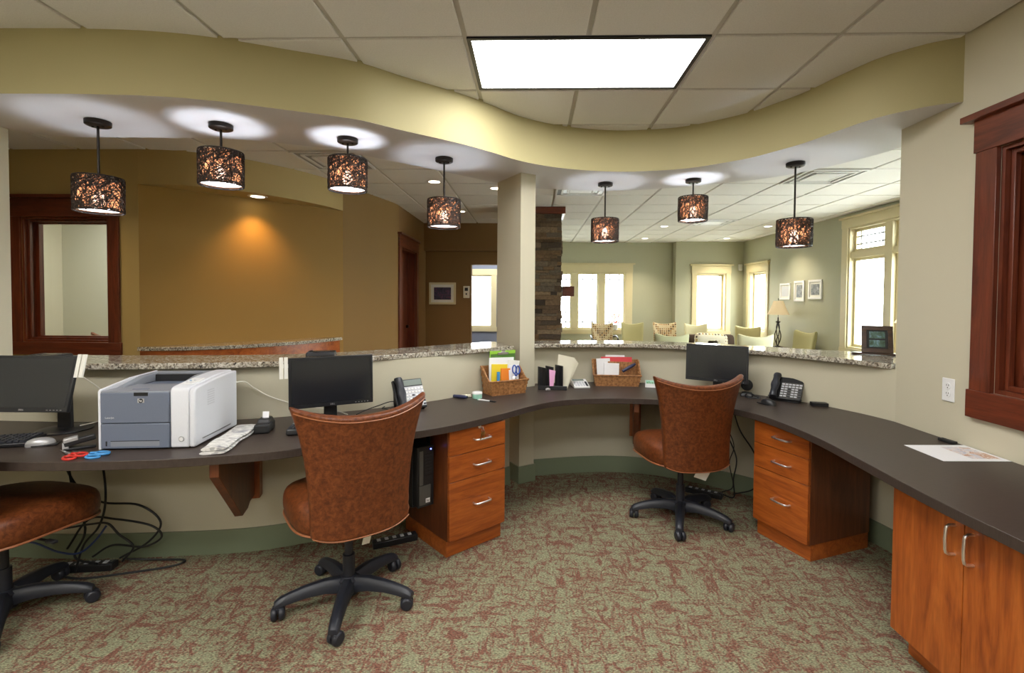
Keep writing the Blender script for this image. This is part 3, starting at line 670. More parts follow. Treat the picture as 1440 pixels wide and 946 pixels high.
def pedestal(label, loc, rz, w, d, keys=False):
    t = thing('drawer_pedestal', label, 'cabinet', (loc[0], loc[1], 0), rz, 'cherry drawer pedestals')
    z0 = .095
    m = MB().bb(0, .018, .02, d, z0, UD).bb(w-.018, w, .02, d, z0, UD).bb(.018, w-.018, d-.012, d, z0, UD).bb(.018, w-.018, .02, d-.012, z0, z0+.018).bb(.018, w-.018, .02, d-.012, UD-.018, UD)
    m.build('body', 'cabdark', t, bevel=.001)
    MB().bb(.006, w-.006, .035, .05, 0, z0).bb(.006, .02, .05, d, 0, z0).bb(w-.02, w-.006, .05, d, 0, z0).build('toe_kick', 'cabx', t)
    zs = [z0+.002, .430, .577, UD-.003]
    for k in range(3):
        dr = MB().bb(.002, w-.002, 0, .019, zs[k]+.002, zs[k+1]-.002).build('drawer', 'cabx', t, bevel=.0012)
        zc = (zs[k]+zs[k+1])/2+(.035 if k == 0 else .02)
        bar_pull(dr, (w/2+.02, 0, zc-.02), .112)
        if keys and k == 2:
            MB().cyl((w/2+.005, -.003, zc+.045), .010, .006, 16, axis='Y').build('lock', 'chrome', dr)
    return t
ped1 = pedestal('cherry three drawer pedestal beside the black computer tower, key in its top drawer', (-.45, 2.645), rad(43), .403, .50, True)
ped2 = pedestal('cherry three drawer pedestal under the right side of the desk', (1.39, 3.045), rad(-68), .377, .50)
# keys hanging in the top drawer lock
k0 = thing('key_ring', 'brass and silver keys hanging from the top drawer lock of the left pedestal', 'keys', (-.45, 2.645, 0), rad(43))
kx, kz = .403/2+.005, .577+.07+.045+.02
MB().box((kx, -.016, kz-.001), (.0025, .022, .010)).cyl((kx, -.030, kz-.002), .009, .0025, 14, axis='X').build('key', 'chrome', k0)
MB().tube([(kx, -.034+.011*math.cos(a), kz-.012+.011*math.sin(a)) for a in [2*PI*q/18 for q in range(18)]], .0011, 5, closed=True).build('ring', 'chrome', k0)
MB().cyl((kx+.006, -.036, kz-.030), .011, .0025, 14, axis='Y').box((kx+.006, -.036, kz-.055), (.006, .0025, .032)).build('key', 'brass', k0)
MB().cyl((kx-.008, -.040, kz-.028), .010, .0025, 14, axis='Y').box((kx-.016, -.040, kz-.049), (.006, .0025, .030), ry=.35).build('key', 'brass', k0)
# two door cabinet
cb = thing('base_cabinet', 'cherry two door cabinet under the near right end of the desk', 'cabinet', (1.50, 2.03, 0), rad(-90))
cw, cd = .66, .56
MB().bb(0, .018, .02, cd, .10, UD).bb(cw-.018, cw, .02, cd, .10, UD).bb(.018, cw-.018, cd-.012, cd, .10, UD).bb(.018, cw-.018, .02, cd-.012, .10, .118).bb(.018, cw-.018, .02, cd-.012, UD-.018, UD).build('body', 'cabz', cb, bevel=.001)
MB().bb(.01, cw-.01, .07, .085, 0, .10).bb(.01, .025, .085, cd, 0, .10).bb(cw-.025, cw-.01, .085, cd, 0, .10).build('toe_kick', 'cabx', cb)
for x0, x1, hx in ((.001, .327, .292), (.331, cw-.001, .366)):
    dr = MB().bb(x0, x1, 0, .019, .104, UD-.004).build('door', 'cabz', cb, bevel=.0012)
    bar_pull(dr, (hx, 0, .615), .105, False)
def bracket(label, a, b):
    a, b = Vector(a), Vector(b); L = (b-a).length; rz = math.atan2((b-a).y, (b-a).x)
    t = thing('desk_bracket', label, 'bracket', (a.x, a.y, 0), rz, 'wooden brackets under the desk')
    m = MB(); P = [(0, UD), (0, .655), (L*.55, .33), (L*.70, .33), (L*.76, .35), (L*.90, .35), (L*.90, UD)]
    vs = [(x, -.019, z) for x, z in P]+[(x, .019, z) for x, z in P]; n = len(P)
    m.add(vs, [tuple(range(n-1, -1, -1)), tuple(range(n, 2*n))]+[(k, (k+1) % n, n+(k+1) % n, n+k) for k in range(n)])
    m.build('gusset', 'cabdark', t, bevel=.002)
    MB().bb(L*.90+.001, L-.001, -.045, .045, .33, UD).build('cleat', 'cabz', t, bevel=.002)
bracket('triangular wooden bracket under the left desk below the printer', (-1.40, 2.09), (-1.575, 2.695))
bracket('triangular wooden bracket under the far desk beside the seat of the right chair', (.745, 3.44), (.865, 4.045))

# ------------------------------------------------------------------ office chairs
def chair_back(up=0):
    zb = lambda u: .378+.030*abs(u)**4
    zt = lambda u: .928+.055*abs(u)**2.2
    def hw(v): return .218+.008*v+.078*v**2.6
    def P(u, v, off):
        z = zb(u)+(zt(u)-zb(u))*v; x = u*(hw(v)-off*.10*abs(u)**3); wrap = .045+.055*v
        y = -.262-.065*v**1.5+wrap*abs(u)**2.3+off
        return (x, y, z)
    m = MB(); th = lambda u, v: .070-.016*abs(u)**4
    sq = lambda t: (1-math.cos(PI*t))/2*.35+t*.65          # rows bunch up at the rims so the rims stay full
    m.shell(lambda i, j: P(2*sq(i)-1, sq(j), 0), lambda i, j: P(2*sq(i)-1, sq(j), th(2*sq(i)-1, j)), 19, 15)
    Q = lambda u, v: P(u, v, -.001)
    return m, [Q(-.97+1.94*i/30, .955) for i in range(31)], [Q(-.97+1.94*i/30, .02) for i in range(31)]
def seat_mb():
    m = MB()
    def ring(s, z, n=36):
        out = []
        for k in range(n):
            a = 2*PI*k/n; c, s_ = math.cos(a), math.sin(a); p = .62
            x = .268*s*math.copysign(abs(c)**p, c); y = .035+.275*s*math.copysign(abs(s_)**p, s_)
            out.append((x, y, z-.022*max(0, y-.1)/.18))
        return out
    prof = [(.02, .388), (.84, .388), (.95, .400), (1, .436), (1.005, .475), (.985, .512), (.93, .533), (.75, .545), (.4, .549), (.02, .55)]
    vs = []; n = 36
    for s, z in prof: vs += ring(s, z)
    fs = [(i*n+k, i*n+(k+1) % n, (i+1)*n+(k+1) % n, (i+1)*n+k) for i in range(len(prof)-1) for k in range(n)]
    fs += [tuple(range(n-1, -1, -1)), tuple((len(prof)-1)*n+k for k in range(n))]
    m.add(vs, fs); return m, ring(.985, .412, 48)
def make_chair(label, loc, rz, base_rz, up=0):
    t = thing('office_chair', label, 'office chair', (loc[0], loc[1], 0), rz, 'brown leather office chairs')
    sm, edge = seat_mb(); st = sm.build('seat', 'leather', t, (0, 0, up), sub=1); MB().tube(edge, .005, 6, closed=True).build('piping', 'piping', st)
    bm_, e1, e2 = chair_back(); bk = bm_.build('backrest', 'leather', t, (0, 0, up), sub=2)
    for e in (e1, e2): MB().tube(e, .0030, 6).build('piping', 'piping', bk)
    MB().bb(-.09, .09, -.11, .13, .382, .404).box((0, -.02, .36), (.07, .16, .05)).build('mechanism', 'blackmatte', t, (0, 0, up), bevel=.004)
    MB().tube([(.06, 0, .372), (.16, .02, .375), (.25, .02, .372)], .006, 8).box((.262, .02, .372), (.05, .02, .012)).build('lever', 'blackmatte', t, bevel=.002)
    MB().cyl((0, 0, .17), .028, .12, 18).cyl((0, 0, .29+up/2), .019, .17+up, 16).lathe([(.001, .045), (.045, .045), (.052, .07), (.052, .115), (.034, .130), (.001, .130)], n=20, cap=False).build('gas_column', 'bluegrey', t)
    for k in range(5):
        a = base_rz-rz+2*PI*k/5; c, s = math.cos(a), math.sin(a); R = Matrix.Rotation(a, 4, 'Z')
        m = MB(); m.T = R; secs = []
        for x, zt_, zb_, w in ((.035, .128, .062, .066), (.11, .132, .076, .060), (.19, .122, .076, .054), (.26, .106, .066, .050), (.298, .094, .058, .048), (.322, .078, .056, .042)):
            h = w/2; secs.append([(x, -h, zb_), (x, h, zb_), (x, h*.95, (zt_*.6+zb_*.4)), (x, h*.45, zt_), (x, -h*.45, zt_), (x, -h*.95, (zt_*.6+zb_*.4))])
        vs = [p for q in secs for p in q]; n = 6; fs = [(i*n+j, i*n+(j+1) % n, (i+1)*n+(j+1) % n, (i+1)*n+j) for i in range(5) for j in range(n)]+[(5, 4, 3, 2, 1, 0), tuple(30+j for j in range(6))]
        m.add(vs, fs); lg = m.build('leg', 'bluegrey', t, smooth=60, bevel=.003)
        m = MB(); m.T = R @ Matrix.Translation((.305, 0, 0)) @ Matrix.Rotation(.5+k, 4, 'Z')
        for s_ in (-1, 1): m.lathe([(.006, s_*.004), (.026, s_*.004), (.030, s_*.010), (.029, s_*.022), (.022, s_*.029), (.004, s_*.030)], (.010, 0, .0305), 18, axis='Y')
        m.cyl((0, 0, .048), .008, .03, 10).box((.006, 0, .045), (.034, .050, .022)); m.build('caster', 'bluegrey', lg, bevel=.002)
    return t
ch1 = make_chair('brown leather office chair in the middle, its back turned to us before the left monitor', (-.868, 2.272), rad(37), rad(135.5), .032)
ch2 = make_chair('brown leather office chair tucked at the far right desk before the right monitor', (.995, 3.225), rad(11), rad(-107.5), .012)
ch3 = make_chair('brown leather office chair at the left edge, only its seat showing under the desk', (-2.37, 2.09), rad(-12), rad(24))
ch4 = make_chair('brown leather chair seen through the cherry framed lobby window, only its back top showing', (-4.86, 5.75), rad(8), rad(20), .055)
MB().box((.03, -.21, .367), (.085, .002, .060), rx=.25, ry=.35).build('care_tag', 'offwhite', ch2)
MB().box((.02, -.20, .372), (.035, .002, .05), rx=.5).build('care_tag', 'offwhite', ch1)

# ------------------------------------------------------------------ printer
pr = thing('laser_printer', 'slate grey and white laser printer on the left desk', 'printer', (-1.94, 2.105, DESK+.001), rad(6.5))
MB().bb(.012, .305, .012, .40, .004, .255).build('body', 'printgrey', pr, bevel=.004)
MB().prismx([(.004, .0), (.004, .262), (.012, .272), (.20, .296), (.40, .302), (.40, .0)], 0, .012).build('side_panel', 'printwhite', pr, bevel=.003)
m = MB()
prof = [(.006, .004), (.006, .262), (.014, .276), (.03, .281), (.20, .298), (.30, .304), (.40, .304), (.40, .004)]
m.prismx(prof, .305, .385); m.prismx([(y+.004 if y < .05 else y, z-.005 if z > .2 else z) for y, z in prof], .384, .41)
m.build('side_panel', 'printwhite', pr, bevel=.007, seg=3)
fd = MB().bb(.0135, .304, 0, .0115, .121, .258).build('front_door', 'printgrey', pr, bevel=.003)
MB().bb(.155, .215, -.0006, .012, .243, .2585).build('grip_recess', 'slot', fd)
m = MB(); m.cyl((.185, -.0012, .222), .0095, .003, 24, axis='Y', mi=1).bb(.171, .199, -.0010, .0005, .2125, .2315); m.text('hp', .013, Matrix.Translation((.185, -.003, .2225)) @ Matrix.Rotation(PI/2, 4, 'X'), .0004, 2)
m.build('badge', ['silver', 'blackmatte', 'white'], fd)
MB().text('LaserJet', .012, Matrix.Translation((.052, -.0006, .146)) @ Matrix.Rotation(PI/2, 4, 'X'), .0003).build('lettering', 'label', fd)
tr = MB().bb(.0135, .304, 0, .0115, .006, .118).build('paper_tray', 'printgrey', pr, bevel=.003)
MB().bb(.055, .262, -.0006, .0118, .016, .040).build('tray_grip', 'printtop', tr); MB().bb(.055, .262, -.0007, .011, .0385, .0415).bb(.034, .040, -.0007, .01, .018, .04).build('grip_shadow_gap', 'slot', tr)
MB().bb(.0125, .3045, .004, .20, .2555, .264).build('top_cover', 'printtop', pr, bevel=.003)
WG = [(.09, .2555), (.09, .262), (.26, .296), (.40, .299), (.40, .2555)]
m = MB().prismx(WG, .0125, .045).prismx(WG, .270, .3045).bb(.045, .270, .345, .40, .2555, .299); m.build('output_bay', 'printtop', pr, bevel=.003)
MB().bb(.046, .269, .325, .344, .2565, .290).build('output_slot', 'slot', pr)
MB().box((.15, .055, .2645), (.07, .012, .002)).build('tray_catch', 'printgrey', pr, bevel=.0008)
cp = MB().box((.345, .11, .2905), (.055, .11, .004), rx=.085).build('control_panel', 'white', pr, bevel=.001)
for q, (x, y) in enumerate(((.335, .085), (.352, .085), (.335, .115), (.352, .12))): MB().cyl((x, y, .2925+.085*(y-.11)), .005, .003, 12).build('button', 'lightblue' if q == 2 else 'label', cp)
m = MB()
for k in range(7): m.bb(.4102, .4108, .115, .175, .175+k*.011, .181+k*.011)
m.build('vent', 'label', pr); MB().bb(.4102, .4112, .07, .33, .026, .031).build('seam', 'steel', pr)
MB().lathe([(.001, 0), (.013, 0), (.014, .001)], (.352, .006, .043), 24, axis='Y').lathe([(.009, -.0012), (.0095, .0)], (.352, .006, .043), 24, axis='Y', mi=1).build('power_button', ['steel', 'white'], pr)

# ------------------------------------------------------------------ monitors
def monitor(label, c, rz, tilt, z0, z1, clip=0, bo=.07, badge='DELL'):
    t = thing('computer_monitor', label, 'monitor', (c[0], c[1], DESK+.001), rz, 'black computer monitors')
    w, h = .43, .268; zc = (z0+z1)/2-DESK; R = Matrix.Translation((0, 0, zc)) @ Matrix.Rotation(-tilt, 4, 'X')
    m = MB(); m.T = R; m.bb(-w/2, w/2, 0, .018, -h/2, h/2); b = m.build('bezel', 'bezel', t, bevel=.003)
    m = MB(); m.T = R; m.box((0, .034, 0), (w*.86, .030, h*.8)); m.build('rear_shell', 'black', t, bevel=.008)
    m = MB(); m.T = R; m.bb(-w/2+.014, w/2-.014, -.0008, .003, -h/2+.022, h/2-.014); m.build('screen', 'screen', b)
    m = MB(); m.T = R; m.text(badge, .011, Matrix.Translation((0, -.001, -h/2+.011)) @ Matrix.Rotation(PI/2, 4, 'X'), .0005); m.build('logo', 'silver', b)
    m = MB(); m.T = R
    for k in range(5): m.box((w/2-.03-k*.016, -.001, -h/2+.010), (.007, .002, .004))
    m.build('buttons', 'steel', b)
    MB().box((0, bo+.005, (zc-.02)/2+.006), (.07, .022, zc-.02), taper=.9).bb(-.03, .03, .045, bo+.012, zc-.06, zc-.015).build('stand_neck', 'black', t, bevel=.004)
    MB().lathe([(.001, 0), (.115, 0), (.117, .004), (.105, .010), (.03, .013), (.001, .013)], (0, bo, 0), 32, cap=False).build('stand_base', 'black', t)
    if clip:
        for k in range(2):
            m = MB(); m.T = R; x = clip*(w/2+.012+k*.022); m.bb(x-.009, x+.009, -.006, .004, h/2-.105, h/2+.006); m.build('document_clip', 'offwhite', t, bevel=.001)
        m = MB(); m.T = R; m.bb(min(clip*(w/2-.02), clip*(w/2+.03)), max(clip*(w/2-.02), clip*(w/2+.03)), .005, .008, h/2-.05, h/2-.03); m.build('clip_arm', 'offwhite', t)
    return t
monitor('black monitor at the left edge, half out of view beside the silver mouse', (-2.40, 2.235), rad(2), rad(14), .905, 1.165, 1, .19)
monitor('black monitor behind the middle leather chair', (-1.075, 2.585), rad(31), rad(2), .868, 1.136, -1)
monitor('black monitor above the right leather chair, before the waiting room ledge', (1.348, 3.575), rad(-31.5), rad(3), .855, 1.125)

# keyboard, mice
kb = thing('keyboard', 'black keyboard at the left edge of the desk', 'keyboard', (-2.545, 2.145, DESK+.004), rad(18))
MB().box((0, 0, .009), (.44, .155, .018), rx=.03).build('case', 'black', kb, bevel=.004)
m = MB()
for r in range(6):
    for k in range(18):
        if r == 0 and 4 <= k <= 8: continue
        m.box((-.205+k*.0241, -.062+r*.0235, .021+r*.0007), (.019, .018, .008), taper=.82)
m.box((-.205+6*.0241, -.062, .021), (.115, .018, .008), taper=.95); m.build('keys', 'bluegrey', kb)
def mouse(label, loc, rz, mat, sc=1):
    t = thing('computer_mouse', label, 'mouse', (loc[0], loc[1], DESK+.001), rz)
    def F(u, v):
        a = 2*PI*u; e = math.cos(v*PI/2); x = .031*e**.7*math.cos(a); y = .055*e**.7*math.sin(a); return (x*sc, y*sc, (.036*math.sin(v*PI/2)**.8-.10*abs(y)*max(0, y)*3)*sc)
    MB().grid(F, 24, 8, closed_u=True).build('shell', mat, t)
    MB().box((0, .028*sc, .027*sc), (.007, .018, .008)).build('wheel', 'blackmatte', t, bevel=.002)
    MB().box((0, .02*sc, .004), (.064*sc, .09*sc, .006)).build('base', 'black', t, bevel=.002)
mouse('silver mouse beside the keyboard on the left desk', (-2.265, 2.165), rad(-60), 'silver')
mouse('black mouse lying in front of the dark desk phone on the right', (1.575, 3.255), rad(25), 'black')
# ------------------------------------------------------------------ desk phones and small electronics
def phone(label, loc, rz, tilt, face, keymat):
    t = thing('desk_phone', label, 'phone', (loc[0], loc[1], DESK+.001), rz, 'office desk phones')
    R = Matrix.Translation((0, 0, .006)) @ Matrix.Rotation(tilt, 4, 'X')
    m = MB(); m.T = R; m.bb(-.095, .10, 0, .19, 0, .022); b = m.build('body', 'black', t, bevel=.005)
    m = MB(); m.T = R; m.bb(-.030, .098, .012, .140, .0215, .0235); m.build('key_panel', face, b, bevel=.0008)
    m = MB(); m.T = R
    m.bb(-.026, .094, .146, .184, .0215, .0240); m.build('display', 'black' if tilt < 1 else 'lcd', b, bevel=.001)
    m = MB(); m.T = R
    for r in range(6):
        for k in range(6):
            m.box((-.020+k*.0215, .022+r*.0205, .025), (.0165, .011 if r > 3 else .009, .004), mi=0 if (r > 3 or k % 3 != 2) else 1)
    m.build('keys', [keymat, 'bluegrey'], b, bevel=.0008)
    m = MB(); m.T = R
    def H(u, v):
        a = 2*PI*u; y = -.004+v*.20; e = 1 if .06 < v < .94 else .82; w = (.024+.004*math.cos(v*4*PI))*e; h = (.020-.004*math.cos((v-.5)*2*PI))*e
        return (-.064+w*math.cos(a), y, .040+.012*math.sin(v*PI)+h*math.sin(a))
    m.grid(H, 16, 15, closed_u=True); n = len(m.v); m.f += [tuple(range(15, -1, -1)), tuple(range(n-16, n))]; m.m += [0, 0]
    m.build('handset', 'bluegrey', t)
    top = R @ Vector((0, .17, 0))
    MB().box((0, top.y+.012, top.z*.5), (.15, .012, top.z), rx=-.12).bb(-.085, .09, .0, top.y+.04, 0, .008).build('stand', 'black', t, bevel=.002)
    c = [Vector((-.09, .02, .02)), Vector((-.12, .05, .008)), Vector((-.11, .10, .006)), Vector((-.13, .14, .006)), Vector((-.10, .17, .008))]
    MB().tube(spline3(c), .0032, 6).build('cord', 'cord', t)
    return t
phone('desk phone with grey button panel standing upright behind the middle chair', (-.735, 2.945), rad(40), rad(62), 'label', 'white')
phone('dark desk phone tilted on its stand at the right end of the ledge wall', (1.728, 3.352), rad(-38), rad(43), 'darksteel', 'label')
lp = thing('label_printer', 'small black label printer with white paper sticking up, right of the laser printer', 'label printer', (-1.375, 2.455, DESK+.001), rad(14))
MB().box((0, 0, .024), (.072, .125, .048)).build('base', 'blackmatte', lp, bevel=.010, seg=3)
MB().box((0, .012, .056), (.064, .090, .026), taper=.8).build('lid', 'black', lp, bevel=.008, seg=3)
MB().box((.004, .004, .082), (.030, .0015, .036), rx=-.25).build('paper_strip', 'paper', lp)
ct = thing('card_terminal', 'low black card terminal with keypad half hidden by the middle chair', 'card terminal', (-1.195, 2.44, DESK+.001), rad(14))
MB().box((0, 0, .019), (.090, .140, .034), taper=.92).build('base', 'black', ct, bevel=.010, seg=3)
m = MB()
for r in range(4):
    for k in range(3): m.box((-.024+k*.024, -.045+r*.020, .037), (.018, .013, .005))
m.build('keys', 'bluegrey', ct, bevel=.001); MB().box((0, .045, .037), (.062, .028, .004)).build('display', 'lcd', ct); MB().box((.01, .068, .040), (.03, .012, .004)).build('paper_slot', 'white', ct)
hs = thing('headset_base', 'black round headset cup standing on its charging base left of the dark phone', 'headset', (1.555, 3.535, DESK+.001), rad(-25))
MB().box((0, 0, .014), (.085, .075, .028), taper=.8).build('base', 'black', hs, bevel=.006)
MB().lathe([(.001, .010), (.030, .011), (.040, .004), (.040, -.006), (.030, -.012), (.001, -.012)], (0, .012, .078), 24, axis='Y', cap=False).build('ear_cup', 'blackmatte', hs)
MB().tube(spline3([(.035, -.02, .02), (.06, -.045, .012), (.085, -.065, .010), (.075, -.09, .010)]), .006, 8).tube(spline3([(.0, -.03, .02), (-.01, -.075, .010), (.02, -.105, .009), (.07, -.10, .009)]), .004, 8).build('headband', 'black', hs)
def simple(name, mb, mat, label, cat, loc=None, rz=0, group=None, **k): return tag(mb.build(name, mat, None, loc, rz, **k), label, cat, group)
simple('power_adapter', MB().box((0, 0, .011), (.095, .055, .022)).box((-.03, 0, .0225), (.02, .03, .002)), 'black', 'small flat black box on the desk behind the dark phone, against the wall', 'adapter', (1.895, 3.235, DESK+.001), rad(-12), bevel=.004)
for x, y, rz, l in ((-1.31, 2.985, 16, 'low black card reader on the granite ledge behind the middle monitor'), (-2.76, 2.70, 6, 'low black card reader on the granite ledge behind the left monitor')):
    t = thing('card_reader', l, 'card reader', (x, y, GT+.001), rad(rz), 'card readers on the ledge')
    MB().box((0, 0, .013), (.17, .12, .026), taper=.94).build('body', 'black', t, bevel=.006); MB().box((0, .005, .0265), (.10, .06, .003)).build('display', 'screen', t, bevel=.001)
    MB().box((-.062, 0, .0265), (.018, .09, .003)).build('card_slot', 'blackmatte', t)

# left desk clutter
st = thing('stapler', 'black and silver stapler left of the laser printer', 'stapler', (-2.04, 2.125, DESK+.001), rad(42))
MB().box((0, 0, .007), (.11, .036, .012)).build('base', 'black', st, bevel=.003)
MB().box((.0, 0, .040), (.11, .034, .026), ry=-.18).build('arm', 'black', st, bevel=.006, seg=3); MB().box((-.030, 0, .049), (.050, .036, .018), ry=-.18).build('cap', 'silver', st, bevel=.003)
MB().box((-.048, 0, .022), (.022, .030, .028)).build('nose', 'silver', st, bevel=.002)
def scissors(label, loc, rz, mat, upright=False):
    t = thing('scissors', label, 'scissors', loc, rz)
    for s in (-1, 1):
        c = [(s*.020+.018*math.cos(2*PI*k/20)*1.0, -.055+.030*math.sin(2*PI*k/20), .006+.002*s) for k in range(20)]
        MB().tube(c, .0052, 8, closed=True).tube([(s*.014, -.027, .006+.002*s), (s*.004, -.005, .006+.002*s)], .005, 8).build('handle', mat, t)
        MB().add([(s*.006, -.01, .005+.002*s), (-s*.006, -.005, .005+.002*s), (-s*.002, .10, .005+.002*s), (s*.006, .02, .005+.002*s), (s*.006, -.01, .007+.002*s), (-s*.006, -.005, .007+.002*s), (-s*.002, .10, .007+.002*s), (s*.006, .02, .007+.002*s)], [(3, 2, 1, 0), (4, 5, 6, 7), (0, 1, 5, 4), (1, 2, 6, 5), (2, 3, 7, 6), (3, 0, 4, 7)]).build('blade', 'chrome', t)
    if upright: t.rotation_euler = upright
    return t
scissors('red handled scissors lying in front of the stapler', (-2.00, 2.035, DESK+.001), rad(62), 'red')
scissors('light blue handled scissors lying beside the left corner of the laser printer', (-1.925, 2.045, DESK+.001), rad(75), 'lightblue')
simple('staple_box', MB().box((0, 0, .016), (.05, .03, .032)).box((0, 0, .0322), (.044, .024, .001)), 'offwhite', 'little white box behind the stapler, touching the laser printer', 'box', (-1.995, 2.22, DESK+.001), rad(8), bevel=.001)
nw = thing('newspaper', 'folded newspaper lying along the right side of the laser printer', 'newspaper', (-1.435, 2.27, DESK+.001), rad(11))
for k, (w, h, z) in enumerate(((.105, .012, .001), (.103, .013, .013))):
    m = MB()
    def prof(t_):
        a = t_*2*PI; return (w/2*math.copysign(abs(math.cos(a))**.5, math.cos(a)), h/2*math.copysign(abs(math.sin(a))**.8, math.sin(a)))
    vs = []; n = 24
    for q in range(9):
        y = -.20+.40*q/8+.004*k
        for j in range(n):
            px, pz = prof(j/n); vs.append((px+.004*math.sin(q*1.3+k), y, z+h/2+pz+.0015*math.sin(q*1.7+px*40)+(.003 if k else 0)))
    m.add(vs, [(i*n+j, i*n+(j+1) % n, (i+1)*n+(j+1) % n, (i+1)*n+j) for i in range(8) for j in range(n)]+[tuple(range(n-1, -1, -1)), tuple(8*n+j for j in range(n))])
    m.build('folded_section', 'news', nw)
# printer and monitor cords
def cord(label, pts, r=.0035, mat='cord', group=None, name='cord'): return tag(MB().tube(spline3(pts), r, 8).build(name, mat), label, 'cord', group)
cord('white cord sagging along the wall from the laser printer to the middle monitor', [(-1.61, 2.545, .99), (-1.595, 2.64, .985), (-1.56, 2.675, .945), (-1.48, 2.70, .89), (-1.36, 2.755, .835), (-1.25, 2.80, .805), (-1.14, 2.80, .79), (-1.06, 2.76, .78)], .0035, 'whitecord')
cord('white cord drooping below the clips of the left monitor', [(-2.19, 2.30, 1.06), (-2.16, 2.36, .99), (-2.17, 2.43, .90), (-2.22, 2.48, .84), (-2.30, 2.50, .79), (-2.36, 2.46, .776)], .003, 'whitecord')
cord('black cord from the upright phone to the middle monitor', [(-.80, 2.97, .80), (-.86, 2.96, .815), (-.93, 2.90, .80), (-.98, 2.82, .79), (-1.0, 2.74, .785)], .003)

# baskets
def basket(label, loc, rz, w, d, hf, hb):
    t = thing('wicker_basket', label, 'basket', (loc[0], loc[1], DESK+.001), rz, 'sloped wicker desk baskets')
    def ring(v):                                  # v 0 bottom .. 1 rim; x along front
        o = .018*v; P = []
        cor = [(-o, -o), (w+o, -o), (w+o, d+o*.5), (-o, d+o*.5)]
        for k in range(4):
            a, b = cor[k], cor[(k+1) % 4]
            for q in range(10):
                f = q/10; P.append((a[0]+(b[0]-a[0])*f, a[1]+(b[1]-a[1])*f))
        return P
    def hgt(y): f = min(1, max(0, y/d)); f = f*f*(3-2*f); return hf+(hb-hf)*f
    rows = 9; m = MB()
    for r in range(rows):
        v = (r+.5)/rows; R_ = ring(v); pts = []
        for k, (x, y) in enumerate(R_):
            wv = .0022*(1 if (k+r) % 2 else -1); cx, cy = w/2-x, d/2-y; L = math.hypot(cx, cy); pts.append((x+cx/L*wv, y+cy/L*wv, hgt(y)*v))
        n = len(pts); hh = hgt(d/2)/rows*.52
        vs = []
        for k, p in enumerate(pts):
            q = hgt(p[1])/rows*.56; vs += [(p[0], p[1], p[2]-q), (p[0], p[1], p[2]+q)]
        cxm, cym = w/2, d/2; vi = []
        for p in vs: vi.append((p[0]+(cxm-p[0])*.03, p[1]+(cym-p[1])*.05, p[2]))
        N = 2*n; fs = []
        for k in range(n):
            j = (k+1) % n; fs += [(2*k, 2*j, 2*j+1, 2*k+1), (N+2*k+1, N+2*j+1, N+2*j, N+2*k), (2*k+1, 2*j+1, N+2*j+1, N+2*k+1), (2*j, 2*k, N+2*k, N+2*j)]
        m.add(vs+vi, fs)
    m.bb(.004, w-.004, .004, d-.004, .001, .006); m.build('weave', 'wicker', t, smooth=50)
    MB().tube([(x, y, hgt(y)+.002) for x, y in ring(1.02)], .0065, 8, closed=True).build('rim', 'wicker', t)
    return t
B1, B1R = (-.275, 3.412), rad(32)
basket('wicker basket stuffed with papers and a green clipboard beside the beige column', B1, B1R, .27, .145, .100, .19)
B2, B2R = (.515, 3.872), rad(-2)
basket('wicker basket with a red folder under the ledge right of the column', B2, B2R, .335, .14, .085, .19)
def inb(base, rz, x, y, z): c, s = math.cos(rz), math.sin(rz); return (base[0]+x*c-y*s, base[1]+x*s+y*c, DESK+.009+z)
def sheet(name, label, cat, base, rz, x, y, w, h, mat, lean=.15, th=.003, tilt=0, z=0):
    o = simple(name, MB().bb(-w/2, w/2, -th/2, th/2, 0, h), mat, label, cat, inb(base, rz, x, y, z), 0, bevel=.0005)
    o.rotation_euler = (-lean, tilt, rz); return o
cbd = thing('clipboard', 'lime green clipboard with metal clip at the back of the left basket', 'clipboard', inb(B1, B1R, .145, .128, .03)); cbd.rotation_euler = (.05, 0, B1R)
MB().bb(-.105, .105, -.0018, .0018, 0, .268).build('board', 'darkgreen', cbd, bevel=.001)
MB().bb(-.105, .105, -.0035, -.0019, .245, .2685).bb(-.108, -.102, -.003, .003, 0, .272).build('edge', 'green', cbd)
MB().bb(-.045, .045, -.007, -.0036, .240, .256).prism([(-.012, -.009), (.012, -.009), (.012, -.004), (-.012, -.004)], .256, .280).tube([(-.02, -.008, .258), (.02, -.008, .258)], .004, 8).build('clip', 'chrome', cbd, bevel=.001)
sheet('paper_stack', 'white papers standing before the green clipboard in the left basket', 'papers', B1, B1R, .125, .100, .205, .248, 'paper', .05, .008, .03)
sheet('paper_sheet', 'pale sheet poking up right of the white papers in the left basket', 'paper', B1, B1R, .205, .092, .10, .225, 'offwhite', .04, .003, .12)
sheet('yellow_folder', 'yellow envelope in the middle of the left basket', 'envelope', B1, B1R, .112, .088, .155, .200, 'yellow', .08, .005, .06)
sheet('white_card', 'tall white card at the right side of the left basket', 'card', B1, B1R, .218, .075, .085, .19, 'paper', .06, .003, .02)
sheet('orange_notebook', 'orange booklet at the front of the left basket', 'booklet', B1, B1R, .138, .058, .078, .172, 'orange', .10, .006, .05)
sheet('blue_notebook', 'thin blue booklet left of the orange booklet in the left basket', 'booklet', B1, B1R, .078, .060, .020, .150, 'lightblue', .10, .012, .06)
sheet('paper_strip', 'narrow white strip standing before the orange booklet in the left basket', 'paper', B1, B1R, .172, .040, .020, .16, 'paper', .12, .002, .02)
scissors('dark blue handled scissors standing in the right corner of the left basket', inb(B1, B1R, .222, .045, .105), 0, 'blue', (rad(-100), rad(12), B1R+.2))
